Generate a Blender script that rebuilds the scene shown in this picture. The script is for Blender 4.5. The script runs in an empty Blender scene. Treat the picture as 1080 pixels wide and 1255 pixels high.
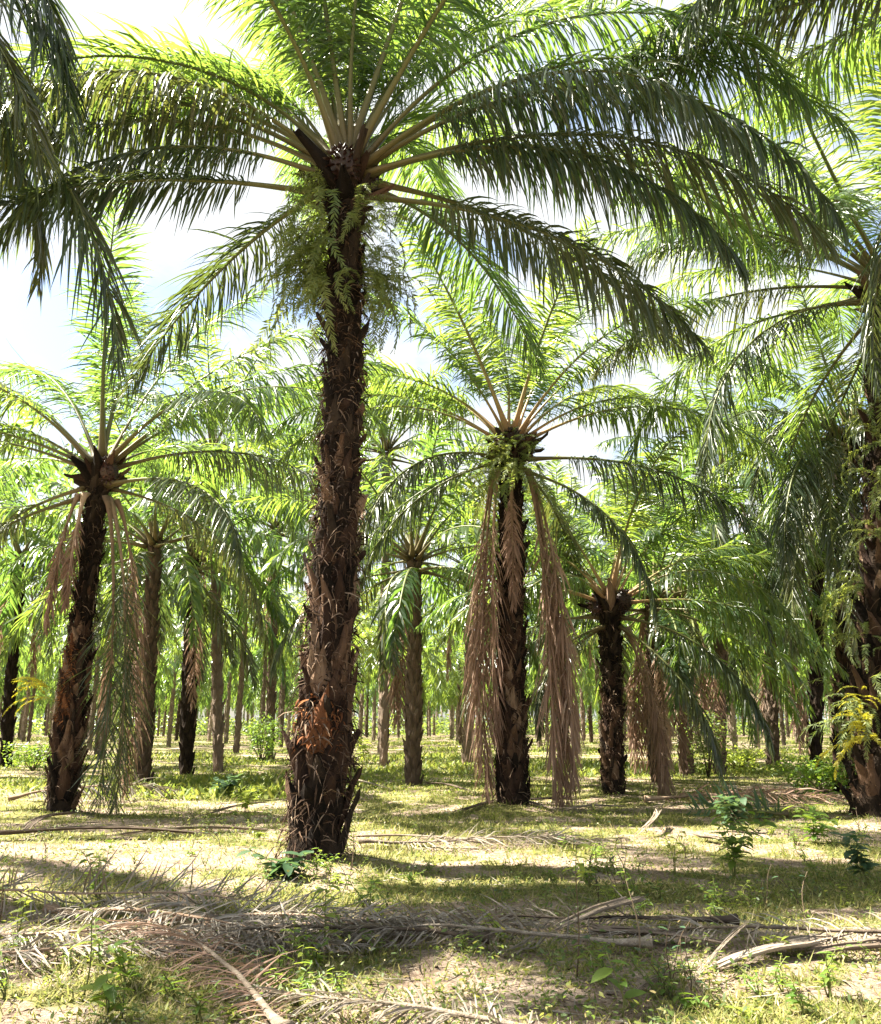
import bpy, math, random
import numpy as np
from mathutils import Vector, Matrix

# ------------------------------------------------------------------ camera, sky, sun, exposure
scene = bpy.context.scene
COL = scene.collection
R = math.radians
EYE = 1.6
PITCH = R(14.2)
FPX = 1037.0                       # focal length in photo pixels (photo 1080 x 1255)
cam_d = bpy.data.cameras.new('camera')
cam_d.sensor_fit = 'HORIZONTAL'; cam_d.sensor_width = 36.0; cam_d.lens = 36.0*FPX/1080.0
cam_d.clip_start = 0.05; cam_d.clip_end = 3000
cam = bpy.data.objects.new('camera', cam_d); COL.objects.link(cam)
cam.location = (0, 0, EYE); cam.rotation_euler = (R(90)+PITCH, 0, 0)
scene.camera = cam

SUN_EL, SUN_AZ = R(53), R(-79)     # azimuth clockwise from +Y: the sun stands left of and beyond the palms
world = bpy.data.worlds.new('World'); scene.world = world; world.use_nodes = True
wt = world.node_tree; wt.nodes.clear()
wo = wt.nodes.new('ShaderNodeOutputWorld'); wb = wt.nodes.new('ShaderNodeBackground')
sky = wt.nodes.new('ShaderNodeTexSky'); sky.sky_type = 'NISHITA'; sky.sun_disc = False
sky.sun_elevation = SUN_EL; sky.sun_rotation = SUN_AZ; sky.air_density = 1.0; sky.dust_density = 2.0; sky.ozone_density = 1.0
tc = wt.nodes.new('ShaderNodeTexCoord'); mp = wt.nodes.new('ShaderNodeMapping'); mp.inputs['Scale'].default_value = (1, 1, 2.2)
nz = wt.nodes.new('ShaderNodeTexNoise'); nz.inputs['Scale'].default_value = 2.1; nz.inputs['Detail'].default_value = 7; nz.inputs['Roughness'].default_value = .6
cr = wt.nodes.new('ShaderNodeValToRGB'); cr.color_ramp.elements[0].position = .385; cr.color_ramp.elements[1].position = .51
mx = wt.nodes.new('ShaderNodeMixRGB'); mx.inputs[2].default_value = (3.3, 3.4, 3.5, 1)
wt.links.new(tc.outputs['Generated'], mp.inputs[0]); wt.links.new(mp.outputs[0], nz.inputs['Vector'])
wt.links.new(nz.outputs[0], cr.inputs[0]); wt.links.new(cr.outputs[0], mx.inputs[0]); wt.links.new(sky.outputs[0], mx.inputs[1])
wt.links.new(mx.outputs[0], wb.inputs[0]); wt.links.new(wb.outputs[0], wo.inputs[0])
wb.inputs[1].default_value = 0.052

sun_d = bpy.data.lights.new('sun', 'SUN'); sun_d.energy = 5.0; sun_d.angle = R(0.53); sun_d.color = (1.0, .93, .80)
sun = bpy.data.objects.new('sun', sun_d); COL.objects.link(sun)
SDIR = Vector((math.cos(SUN_EL)*math.sin(SUN_AZ), math.cos(SUN_EL)*math.cos(SUN_AZ), math.sin(SUN_EL)))
sun.rotation_euler = SDIR.to_track_quat('Z', 'Y').to_euler(); sun.location = (-20, 15, 40)

vs = scene.view_settings; vs.view_transform = 'Standard'; vs.look = 'None'; vs.gamma = 1; vs.use_curve_mapping = False
vs.exposure = 2.75
scene.cycles.max_bounces = 8; scene.cycles.transmission_bounces = 5; scene.cycles.diffuse_bounces = 4

rng = np.random.default_rng(7)
random.seed(7)

# ------------------------------------------------------------------ small helpers
def ray(px, py):
    v = Vector(((px-540)/FPX, (627.5-py)/FPX, -1.0))
    c, s = math.cos(PITCH), math.sin(PITCH)
    return Vector((v.x, -v.z*c - v.y*s, v.y*c - v.z*s))
def G(px, py):                                     # ground point that the photo shows there
    d = ray(px, py); t = -EYE/d.z
    return Vector((d.x*t, d.y*t, 0))
def W(px, py, dist):                               # point at that distance (metres along +Y)
    d = ray(px, py); t = dist/d.y
    return Vector((d.x*t, dist, EYE+d.z*t))

def _hash(ix, iy, seed):
    n = (ix*374761393 + iy*668265263 + seed*144305) & 0x7fffffff
    n = ((n ^ (n >> 13))*1274126177) & 0x7fffffff
    return ((n ^ (n >> 16)) & 0xffff)/65535.0
def vnoise(x, y, seed=0):
    x = np.asarray(x, float); y = np.asarray(y, float)
    ix = np.floor(x).astype(np.int64); iy = np.floor(y).astype(np.int64)
    fx = x-ix; fy = y-iy; fx = fx*fx*(3-2*fx); fy = fy*fy*(3-2*fy)
    a = _hash(ix, iy, seed); b = _hash(ix+1, iy, seed); c = _hash(ix, iy+1, seed); d = _hash(ix+1, iy+1, seed)
    return (a*(1-fx)+b*fx)*(1-fy) + (c*(1-fx)+d*fx)*fy
def fbm(x, y, seed=0, o=4):
    s = 0; a = .5; f = 1
    for k in range(o):
        s = s + a*vnoise(np.asarray(x)*f, np.asarray(y)*f, seed+k*17); a *= .5; f *= 2.03
    return s/(1-.5**o)
MOUNDS = []
def height(x, y):
    x = np.asarray(x, float); y = np.asarray(y, float)
    h = (fbm(x*.16, y*.16, 3, 3)-.5)*.16 + (fbm(x*.9, y*.9, 9, 4)-.5)*.10
    for (mx_, my_, mh, mr) in MOUNDS:
        h = h + mh*np.exp(-((x-mx_)**2+(y-my_)**2)/(mr*mr))
    return h
def heap(x, y):          # 1 on the windrow of cut fronds that runs across the front
    return np.exp(-((np.asarray(y)-7.3-.12*np.sin(np.asarray(x)*1.3))/.75)**2)
def grassmask(x, y):
    m = fbm(np.asarray(x)*.45+5, np.asarray(y)*.75, 41, 4)
    return np.clip((m-.38)/.15, 0, 1)*(1-.65*heap(x, y))*np.clip((fbm(np.asarray(x)*1.7, np.asarray(y)*2.2, 63, 3)-.36)/.16, 0.12, 1)
def hz(x, y): return float(height(x, y))

class Geo:
    def __init__(s): s.V = []; s.Q = []; s.T = []; s.n = 0; s.att = []
    def add(s, V, Q=None, T=None, att=None):
        V = np.asarray(V, float).reshape(-1, 3)
        if Q is not None and len(Q): s.Q.append(np.asarray(Q, int)+s.n)
        if T is not None and len(T): s.T.append(np.asarray(T, int)+s.n)
        s.V.append(V); s.n += len(V)
        s.att.append(np.zeros(len(V)) if att is None else np.asarray(att, float))
    def mesh(s, name, mat, smooth=True, attr=None):
        V = np.concatenate(s.V)
        Q = np.concatenate(s.Q) if s.Q else np.zeros((0, 4), int)
        T = np.concatenate(s.T) if s.T else np.zeros((0, 3), int)
        me = bpy.data.meshes.new(name)
        me.vertices.add(len(V)); me.vertices.foreach_set('co', V.ravel().astype(np.float32))
        L = np.concatenate([Q.ravel(), T.ravel()]).astype(np.int32)
        me.loops.add(len(L)); me.loops.foreach_set('vertex_index', L)
        st = np.concatenate([np.arange(len(Q))*4, len(Q)*4+np.arange(len(T))*3]).astype(np.int32)
        me.polygons.add(len(st)); me.polygons.foreach_set('loop_start', st)
        me.polygons.foreach_set('use_smooth', np.full(len(st), smooth, bool))
        if attr:
            a = me.attributes.new(attr, 'FLOAT', 'POINT'); a.data.foreach_set('value', np.concatenate(s.att).astype(np.float32))
        me.update(calc_edges=True); me.validate()
        me.materials.append(mat)
        return me

def link(name, data, parent=None, loc=(0, 0, 0), rot=(0, 0, 0), scale=(1, 1, 1)):
    o = bpy.data.objects.new(name, data); COL.objects.link(o)
    o.parent = parent; o.location = loc; o.rotation_euler = rot; o.scale = scale
    return o
def tag(o, label=None, cat=None, group=None, kind=None):
    if label: o['label'] = label
    if cat: o['category'] = cat
    if group: o['group'] = group
    if kind: o['kind'] = kind
    return o
def thing(name, label, cat, loc=(0, 0, 0), group=None, rot=(0, 0, 0)):
    return tag(link(name, None, None, loc, rot), label, cat, group)

def tube(g, pts, rad, ns=6, att=None, flat=1.0, cap=True):
    pts = np.asarray(pts, float); n = len(pts); rad = np.broadcast_to(np.asarray(rad, float), (n,))
    T = np.gradient(pts, axis=0); T /= np.linalg.norm(T, axis=1)[:, None]+1e-9
    ref = np.array([0, 0, 1.0]) if abs(T[:, 2]).mean() < .8 else np.array([1.0, 0, 0])
    B = np.cross(T, ref); B /= np.linalg.norm(B, axis=1)[:, None]+1e-9
    N = np.cross(B, T)
    a = np.arange(ns)*2*np.pi/ns
    V = pts[:, None] + rad[:, None, None]*(np.cos(a)[None, :, None]*B[:, None] + flat*np.sin(a)[None, :, None]*N[:, None])
    i = np.arange(n-1)[:, None]*ns; j = np.arange(ns)[None]; k = (j+1) % ns
    Q = np.stack([i+j, i+k, i+ns+k, i+ns+j], -1).reshape(-1, 4)
    V = V.reshape(-1, 3); Tr = []
    at = np.repeat(att if att is not None else np.zeros(n), ns)
    if cap:
        V = np.concatenate([V, pts[:1], pts[-1:]]); at = np.concatenate([at, at[:1], at[-1:]])
        c0, c1 = n*ns, n*ns+1
        Tr = [(c0, (q+1) % ns, q) for q in range(ns)] + [(c1, (n-1)*ns+q, (n-1)*ns+(q+1) % ns) for q in range(ns)]
    g.add(V, Q, Tr, at)

# ------------------------------------------------------------------ materials
def nodes(name):
    m = bpy.data.materials.new(name); m.use_nodes = True
    t = m.node_tree; t.nodes.clear()
    return m, t, t.nodes.new('ShaderNodeOutputMaterial')
def rgb(c): return (c[0], c[1], c[2], 1)
def ramp(t, fac, cols):
    r = t.nodes.new('ShaderNodeValToRGB'); e = r.color_ramp.elements
    while len(e) < len(cols): e.new(.5)
    for k, (p, c) in enumerate(cols): e[k].position = p; e[k].color = rgb(c)
    t.links.new(fac, r.inputs[0]); return r.outputs[0]
def mixc(t, fac, a, b):
    m = t.nodes.new('ShaderNodeMixRGB')
    for i, v in ((0, fac), (1, a), (2, b)):
        if isinstance(v, (int, float)): m.inputs[i].default_value = v
        elif isinstance(v, tuple): m.inputs[i].default_value = rgb(v)
        else: t.links.new(v, m.inputs[i])
    return m.outputs[0]
def math_n(t, op, a, b=0.0):
    m = t.nodes.new('ShaderNodeMath'); m.operation = op
    for i, v in ((0, a), (1, b)):
        if isinstance(v, (int, float)): m.inputs[i].default_value = v
        else: t.links.new(v, m.inputs[i])
    return m.outputs[0]
def noise(t, scale, detail=4, vec=None, rough=.55):
    n = t.nodes.new('ShaderNodeTexNoise'); n.inputs['Scale'].default_value = scale; n.inputs['Detail'].default_value = detail
    n.inputs['Roughness'].default_value = rough
    if vec is not None: t.links.new(vec, n.inputs['Vector'])
    return n.outputs[0]
def objvec(t, sc=(1, 1, 1)):
    c = t.nodes.new('ShaderNodeTexCoord'); m = t.nodes.new('ShaderNodeMapping'); m.inputs['Scale'].default_value = sc
    t.links.new(c.outputs['Object'], m.inputs[0]); return m.outputs[0]

def leaf_mat(name, cols, trans, tmix=.4, rough=.36, spec=.5, objvar=True):
    """leaf blade: colour varies leaf by leaf and frond by frond, light shines through"""
    m, t, out = nodes(name)
    geo = t.nodes.new('ShaderNodeNewGeometry'); info = t.nodes.new('ShaderNodeObjectInfo')
    f = geo.outputs['Random Per Island']
    if objvar:
        f = math_n(t, 'ADD', math_n(t, 'MULTIPLY', f, .45), math_n(t, 'MULTIPLY', info.outputs['Random'], .55))
    c = ramp(t, f, cols)
    nzv = noise(t, 2.5, 3, objvec(t))
    c = mixc(t, math_n(t, 'MULTIPLY', nzv, .35), c, tuple(x*.55 for x in cols[0][1]))
    p = t.nodes.new('ShaderNodeBsdfPrincipled'); p.inputs['Roughness'].default_value = rough
    p.inputs['Specular IOR Level'].default_value = spec
    t.links.new(c, p.inputs['Base Color'])
    tr = t.nodes.new('ShaderNodeBsdfTranslucent')
    t.links.new(mixc(t, f, trans[0], trans[1]), tr.inputs[0])
    mixs = t.nodes.new('ShaderNodeMixShader'); mixs.inputs[0].default_value = tmix
    t.links.new(p.outputs[0], mixs.inputs[1]); t.links.new(tr.outputs[0], mixs.inputs[2])
    t.links.new(mixs.outputs[0], out.inputs[0])
    return m

M_LEAF = leaf_mat('palm_leaf', [(0, (.020, .045, .024)), (.45, (.035, .070, .030)), (.8, (.056, .092, .030)), (1, (.14, .14, .036))],
                  ((.19, .37, .055), (.38, .47, .055)), .41, .32, .65)
M_LEAF_OLD = leaf_mat('old_palm_leaf', [(0, (.018, .034, .021)), (.5, (.036, .056, .028)), (1, (.10, .10, .046))],
                      ((.11, .20, .04), (.27, .28, .05)), .27, .36, .6)
M_DEAD = leaf_mat('dead_palm_leaf', [(0, (.17, .105, .075)), (.5, (.33, .215, .16)), (1, (.49, .36, .28))],
                  ((.32, .2, .13), (.46, .32, .22)), .28, .7, .2)
M_FALLEN = leaf_mat('fallen_palm_leaf', [(0, (.075, .062, .050)), (.5, (.20, .172, .138)), (1, (.40, .36, .30))],
                    ((.2, .16, .1), (.3, .24, .17)), .15, .7, .25)
M_FERN = leaf_mat('fern_leaf', [(0, (.075, .115, .042)), (.5, (.145, .185, .068)), (1, (.25, .28, .11))],
                  ((.24, .34, .05), (.42, .44, .07)), .4, .5, .35)
M_FERN_YEL = leaf_mat('yellow_fern_leaf', [(0, (.12, .16, .025)), (.5, (.28, .27, .025)), (1, (.42, .36, .035))],
                      ((.55, .50, .03), (.7, .6, .04)), .45, .5, .3)
M_WEED = leaf_mat('weed_leaf', [(0, (.050, .105, .022)), (.5, (.085, .155, .030)), (1, (.15, .20, .035))],
                  ((.24, .42, .04), (.42, .52, .05)), .4, .45, .4)
M_WEED_PALE = leaf_mat('pale_weed_leaf', [(0, (.13, .19, .035)), (.5, (.20, .26, .04)), (1, (.30, .32, .06))],
                       ((.4, .52, .05), (.55, .6, .08)), .42, .45, .4)
M_WEED_DARK = leaf_mat('dark_weed_leaf', [(0, (.030, .070, .035)), (.5, (.050, .100, .050)), (1, (.085, .13, .065))],
                       ((.1, .2, .06), (.18, .28, .08)), .3, .4, .5)
M_GRASS = leaf_mat('grass_blade', [(0, (.075, .095, .025)), (.4, (.15, .165, .042)), (.7, (.27, .245, .085)), (1, (.42, .34, .19))],
                   ((.26, .33, .05), (.5, .45, .16)), .36, .6, .2, False)
M_COVER = leaf_mat('ground_cover_leaf', [(0, (.07, .11, .022)), (.5, (.13, .17, .032)), (1, (.24, .23, .06))],
                   ((.26, .36, .05), (.45, .46, .08)), .35, .55, .3, False)
M_HERB = leaf_mat('herb_leaf', [(0, (.045, .075, .022)), (.45, (.085, .125, .032)), (.8, (.16, .175, .05)), (1, (.24, .17, .08))], ((.2, .33, .05), (.42, .42, .08)), .36, .5, .35, False)
M_STRAW = leaf_mat('dry_straw', [(0, (.13, .095, .06)), (.5, (.30, .24, .16)), (1, (.52, .45, .33))], ((.2, .16, .1), (.4, .33, .22)), .15, .7, .2, False)
M_LITTER = leaf_mat('litter_bit', [(0, (.045, .030, .020)), (.4, (.12, .080, .050)), (.75, (.26, .19, .125)), (1, (.42, .34, .25))],
                    ((.1, .06, .03), (.2, .14, .08)), .08, .75, .15, False)

def solid(name, cols, sc=6, detail=6, rough=.8, bump=.5, stretch=(1, 1, 1), objvar=.5, spec=.2, attr=None, acols=None):
    m, t, out = nodes(name)
    v = objvec(t, stretch); n = noise(t, sc, detail, v, .62)
    info = t.nodes.new('ShaderNodeObjectInfo')
    f = math_n(t, 'ADD', math_n(t, 'MULTIPLY', n, 1-objvar), math_n(t, 'MULTIPLY', info.outputs['Random'], objvar))
    c = ramp(t, f, cols)
    if attr:
        a = t.nodes.new('ShaderNodeAttribute'); a.attribute_name = attr
        c2 = ramp(t, a.outputs['Fac'], acols); c = mixc(t, .70, c, c2)
    p = t.nodes.new('ShaderNodeBsdfPrincipled'); p.inputs['Roughness'].default_value = rough; p.inputs['Specular IOR Level'].default_value = spec
    t.links.new(c, p.inputs['Base Color'])
    b = t.nodes.new('ShaderNodeBump'); b.inputs['Strength'].default_value = bump; b.inputs['Distance'].default_value = .03
    t.links.new(noise(t, sc*3, 6, v, .65), b.inputs['Height']); t.links.new(b.outputs[0], p.inputs['Normal'])
    t.links.new(p.outputs[0], out.inputs[0]); return m
M_STALK = solid('frond_stalk', [(0.2, (.07, .085, .025)), (.8, (.17, .17, .06))], 5, 4, .5, .15, (1, 1, 1), .4, .35, 'along',
                [(0, (.060, .034, .020)), (.06, (.105, .070, .036)), (.15, (.105, .100, .040)), (.4, (.095, .115, .036)), (1, (.13, .15, .05))])
M_STALK_ORANGE = solid('orange_based_stalk', [(0.2, (.07, .085, .025)), (.8, (.17, .17, .06))], 5, 4, .5, .15, (1, 1, 1), .4, .35, 'along',
                [(0, (.17, .075, .040)), (.08, (.34, .19, .105)), (.18, (.30, .22, .105)), (.4, (.16, .17, .055)), (1, (.14, .16, .05))])
M_STALK_DEAD = solid('dead_stalk', [(0.2, (.13, .085, .055)), (.5, (.24, .165, .11)), (.8, (.34, .25, .18))], 8, 5, .8, .3, (1, 1, 1), .4)
M_TRUNK = solid('palm_bark', [(.25, (.007, .005, .004)), (.5, (.020, .014, .010)), (.75, (.05, .034, .023))], 5, 8, .95, 1.0, (1, 1, .5), .1, .1)
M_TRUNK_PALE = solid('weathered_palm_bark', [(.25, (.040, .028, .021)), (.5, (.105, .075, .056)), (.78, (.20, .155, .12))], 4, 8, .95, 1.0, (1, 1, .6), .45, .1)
M_TRUNK_FAR = solid('hazed_palm_bark', [(.25, (.07, .054, .042)), (.5, (.165, .13, .10)), (.78, (.29, .235, .19))], 4, 8, .95, 1.0, (1, 1, .6), .45, .1)  # lighter than nearer bark: distance haze painted into the far trunks
M_BOOT = solid('leaf_base_scale', [(.2, (.016, .010, .008)), (.48, (.052, .030, .020)), (.70, (.125, .076, .048)), (.9, (.27, .195, .135))], 9, 7, .92, .9, (1, 1, .35), .6, .12)
M_BOOT_DARK = solid('dark_shaded_leaf_base', [(.2, (.006, .005, .004)), (.55, (.018, .013, .010)), (.9, (.055, .040, .028))], 9, 7, .95, .9, (1, 1, .35), .5, .1)  # near-black tone that paints the upper trunk's shadow into its scales
M_RUST = solid('rusty_fibre', [(.2, (.045, .021, .012)), (.5, (.13, .056, .028)), (.85, (.27, .125, .06))], 12, 7, .95, 1.0, (1, 1, .5), .4, .1)
M_FIBRE = leaf_mat('trunk_fibre', [(0, (.012, .008, .006)), (.45, (.045, .027, .018)), (.75, (.12, .075, .048)), (1, (.30, .22, .155))],
                   ((.05, .03, .02), (.15, .1, .06)), .06, .9, .1, False)
M_RUST_FIBRE = leaf_mat('rusty_fibre_tufts', [(0, (.055, .022, .011)), (.5, (.21, .080, .032)), (1, (.42, .19, .075))],
                   ((.1, .04, .02), (.3, .12, .04)), .1, .9, .1, False)
M_WOOD = solid('dry_frond_wood', [(.25, (.10, .078, .058)), (.48, (.23, .185, .14)), (.75, (.42, .36, .29))], 16, 9, .9, 1.0, (1, .08, 1), .25, .1)
M_WOOD_DARK = solid('rotting_frond_wood', [(.25, (.045, .034, .026)), (.5, (.10, .076, .056)), (.75, (.21, .165, .125))], 6, 8, .9, .6, (1, .12, 1), .35, .15)
M_FRUIT = solid('palm_fruit', [(.25, (.012, .007, .006)), (.6, (.035, .014, .010)), (.9, (.12, .03, .012))], 14, 3, .45, .2, (1, 1, 1), .3, .4)
M_STEM = solid('weed_stem', [(.25, (.08, .09, .03)), (.6, (.14, .15, .05)), (.9, (.22, .2, .09))], 8, 3, .7, .1)
M_STEM_DRY = solid('dry_stem', [(.25, (.05, .035, .025)), (.6, (.14, .10, .065)), (.9, (.30, .23, .15))], 8, 3, .8, .1)

def ground_mat():
    m, t, out = nodes('plantation_ground')
    v = objvec(t)
    a = t.nodes.new('ShaderNodeAttribute'); a.attribute_name = 'cover'
    soil = ramp(t, noise(t, 1.4, 10, v, .68), [(.30, (.070, .048, .034)), (.43, (.185, .132, .097)), (.53, (.33, .255, .205)), (.68, (.50, .42, .355))])
    fine = ramp(t, noise(t, 26, 6, v, .7), [(.34, (.055, .038, .026)), (.5, (.24, .175, .125)), (.66, (.46, .38, .30))])
    soil = mixc(t, .55, soil, fine)
    moss = ramp(t, noise(t, 7, 8, v, .7), [(.32, (.050, .055, .018)), (.46, (.125, .128, .042)), (.57, (.24, .215, .085)), (.72, (.36, .30, .17))])
    moss = mixc(t, math_n(t, 'MULTIPLY', noise(t, 60, 4, v, .6), .5), moss, (.07, .07, .025))
    edge = math_n(t, 'ADD', a.outputs['Fac'], math_n(t, 'MULTIPLY', math_n(t, 'SUBTRACT', noise(t, 4.5, 9, v, .75), .5), 2.2))
    k = ramp(t, edge, [(.30, (0, 0, 0)), (.62, (1, 1, 1))])
    c = mixc(t, k, soil, moss)
    p = t.nodes.new('ShaderNodeBsdfPrincipled'); p.inputs['Roughness'].default_value = .95; p.inputs['Specular IOR Level'].default_value = .1
    t.links.new(c, p.inputs['Base Color'])
    b = t.nodes.new('ShaderNodeBump'); b.inputs['Strength'].default_value = .9; b.inputs['Distance'].default_value = .05
    t.links.new(noise(t, 18, 9, v, .72), b.inputs['Height']); t.links.new(b.outputs[0], p.inputs['Normal'])
    t.links.new(p.outputs[0], out.inputs[0]); return m
M_GROUND = ground_mat()

# ------------------------------------------------------------------ where the palms stand
# foot: photo pixel of the trunk's foot, head: photo pixel of the crown's base
HERO = dict(
    centre=dict(foot=(385, 1060), head=(424, 222)),
    second=dict(foot=(627, 992), head=(627, 552)),
    left=dict(foot=(74, 998), head=(122, 582)),
    short=dict(foot=(752, 978), head=(748, 744)),
    right=dict(foot=(1074, 1004), head=(1090, 356)),
    drooped=dict(foot=(1036, 974), head=(1040, 540)),
)
for h in HERO.values():
    p = G(*h['foot']); h['base'] = p; h['top'] = W(h['head'][0], h['head'][1], p.y)
HERO['near_left'] = dict(base=Vector((-10.3, 9.6, 0)), top=Vector((-10.2, 9.5, 11.5)))
HERO['near_right'] = dict(base=Vector((8.3, 9.2, 0)), top=Vector((8.1, 9.2, 11.2)))
for h in HERO.values(): MOUNDS.append((h['base'].x, h['base'].y, .10, .9))
for h in HERO.values(): h['base'].z = hz(h['base'].x, h['base'].y)-.03

# ------------------------------------------------------------------ ground
def axis(lo, mid0, mid1, hi, nmid, nout):
    a = np.linspace(mid0, mid1, nmid)
    k = np.linspace(0, 1, nout+1)[1:]**2.2
    return np.concatenate([(mid0-(mid0-lo)*k)[::-1], a, mid1+(hi-mid1)*k])
gx = axis(-400, -14, 14, 400, 281, 42)
t_ = np.linspace(0, 1, 260); gy = np.concatenate([np.array([-55, -40, -30, -25, -10, -4, 0, 2.5]), 3.2+ (60-3.2)*t_**2, 60+(400-60)*np.linspace(0, 1, 31)[1:]**2.2])
X, Y = np.meshgrid(gx, gy); Z = height(X, Y)*np.clip(1.2-np.hypot(X, Y)/160, 0, 1)
ny, nx = X.shape
i = np.arange(ny-1)[:, None]*nx; j = np.arange(nx-1)[None]
Q = np.stack([i+j, i+j+1, i+nx+j+1, i+nx+j], -1).reshape(-1, 4)
g = Geo(); g.add(np.stack([X, Y, Z], -1).reshape(-1, 3), Q, None, grassmask(X, Y).ravel())
tag(link('ground', g.mesh('ground', M_GROUND, True, 'cover')), kind='structure')

# ------------------------------------------------------------------ palm fronds
UP = np.array([0, 0, 1.0])
def leaflets(g, P, T, N, B, side, length, alpha, lift, hang, width, twist, nseg=3, fold=False, zmin=None, curl=None):
    n = len(P)
    d = side[:, None]*B*np.cos(alpha)[:, None] + T*np.sin(alpha)[:, None] + N*lift[:, None]
    d /= np.linalg.norm(d, axis=1)[:, None]
    wv = T - (T*d).sum(1)[:, None]*d; wv /= np.linalg.norm(wv, axis=1)[:, None]+1e-9
    cv = np.cross(d, wv)
    w2 = wv*np.cos(twist)[:, None] + cv*np.sin(twist)[:, None]; c2 = np.cross(d, w2)
    prof = {2: [.7, 1, 0], 3: [.5, 1, .72, 0], 4: [.5, 1, .95, .6, 0]}[nseg]
    p = P.copy(); rows = []
    for k in range(nseg+1):
        rows.append((p.copy(), width*prof[k]))
        dk = d - UP[None]*(hang*((k+.6)/nseg)**.9*1.8)[:, None]
        if curl is not None: dk = dk + curl*((k+.5)/nseg)
        dk /= np.linalg.norm(dk, axis=1)[:, None]
        p = p + dk*(length/nseg)[:, None]
        if zmin is not None: p[:, 2] = np.maximum(p[:, 2], zmin)
    if fold:
        V = []
        for k in range(nseg):
            q, w = rows[k]; V += [q-w2*w[:, None]*.5, q+c2*w[:, None]*.22, q+w2*w[:, None]*.5]
        V.append(rows[-1][0]); m = 3*nseg+1
        V = np.stack(V, 1).reshape(-1, 3); b = (np.arange(n)*m)[:, None]
        Q = []
        for k in range(nseg-1):
            o = 3*k; Q += [b+np.array([o, o+1, o+4, o+3]), b+np.array([o+1, o+2, o+5, o+4])]
        o = 3*(nseg-1); Tn = [b+np.array([o, o+1, o+3]), b+np.array([o+1, o+2, o+3])]
    else:
        V = []
        for k in range(nseg):
            q, w = rows[k]; V += [q-w2*w[:, None]*.5, q+w2*w[:, None]*.5]
        V.append(rows[-1][0]); m = 2*nseg+1
        V = np.stack(V, 1).reshape(-1, 3); b = (np.arange(n)*m)[:, None]
        Q = [b+np.array([2*k, 2*k+1, 2*k+3, 2*k+2]) for k in range(nseg-1)]
        o = 2*(nseg-1); Tn = [b+np.array([o, o+1, o+2])]
    g.add(V, np.concatenate(Q) if Q else None, np.concatenate(Tn))

def rachis(L, elev, bend, sweep=0., n=33, power=1.35):
    s = np.linspace(0, 1, n); th = R(elev)-R(bend)*s**power; th = np.maximum(th, R(-94))
    az = R(sweep)*s**1.5
    D = np.stack([np.cos(th)*np.cos(az), np.cos(th)*np.sin(az), np.sin(th)], -1)
    P = np.concatenate([[[0, 0, 0]], np.cumsum((D[:-1]+D[1:])*.5*L/(n-1), 0)])
    return s, P, D
def frond_geo(L=6.3, elev=40, bend=80, n=115, ll=1.0, w=.045, hang=.8, seed=0, sweep=0., pet=.20, nseg=3, fold=True,
              plume=.32, droopy=1.0, zmin=None, thick=1.0, gaps=.03, jit=1.0, power=1.35):
    r = np.random.default_rng(seed)
    s, P, D = rachis(L, elev, bend, sweep, power=power)
    if zmin is not None: P[:, 2] = np.maximum(P[:, 2], zmin+.03)
    rad = thick*np.interp(s, [0, .03, .1, .2, .5, .8, 1], [.13, .085, .055, .043, .030, .015, .004])
    st = Geo(); tube(st, P, rad, 6, s, .6)
    g = Geo()
    u = np.tile(np.linspace(0.0, 1, n), 2) + r.normal(0, .004, 2*n); u = np.clip(u, 0, 1)
    side = np.repeat([1., -1.], n)
    keep = r.random(2*n) > gaps; u = u[keep]; side = side[keep]; m = len(u)
    ss = pet+(1-pet)*u
    f = lambda A: np.stack([np.interp(ss, s, A[:, k]) for k in range(3)], -1)
    p = f(P); T = f(D); T /= np.linalg.norm(T, axis=1)[:, None]
    hx = np.stack([-np.sin(R(sweep)*ss**1.5), np.cos(R(sweep)*ss**1.5), 0*ss], -1); B = hx
    N = np.cross(T, B); N /= np.linalg.norm(N, axis=1)[:, None]
    N = np.where((N[:, 2:3] < -.01), -N, N)
    prof = np.interp(u, [0, .06, .2, .45, .7, .88, 1], [.32, .55, .88, 1.0, .88, .58, .30])
    ln = ll*prof*(1+r.normal(0, .08*jit, m)); ln = np.maximum(ln, .1*ll)
    al = R(22)+R(36)*u**1.3+r.normal(0, R(7)*jit, m)
    lift = plume*r.choice([-.7, .35, 1.2], m)+r.normal(0, .1, m)
    hg = hang*droopy*(1+r.normal(0, .25, m))*np.interp(u, [0, .3, 1], [.8, 1, 1]); hg = np.maximum(hg, .05)
    tw = r.normal(0, .45*jit, m)
    wd = w*(1+r.normal(0, .15, m))*np.interp(u, [0, .15, .8, 1], [.6, 1, .9, .6])
    curl = r.normal(0, .12*jit, (m, 3))
    leaflets(g, p, T, N, B, side, ln, al, lift, hg, wd, tw, nseg, fold, zmin, curl)
    return g, st

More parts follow.
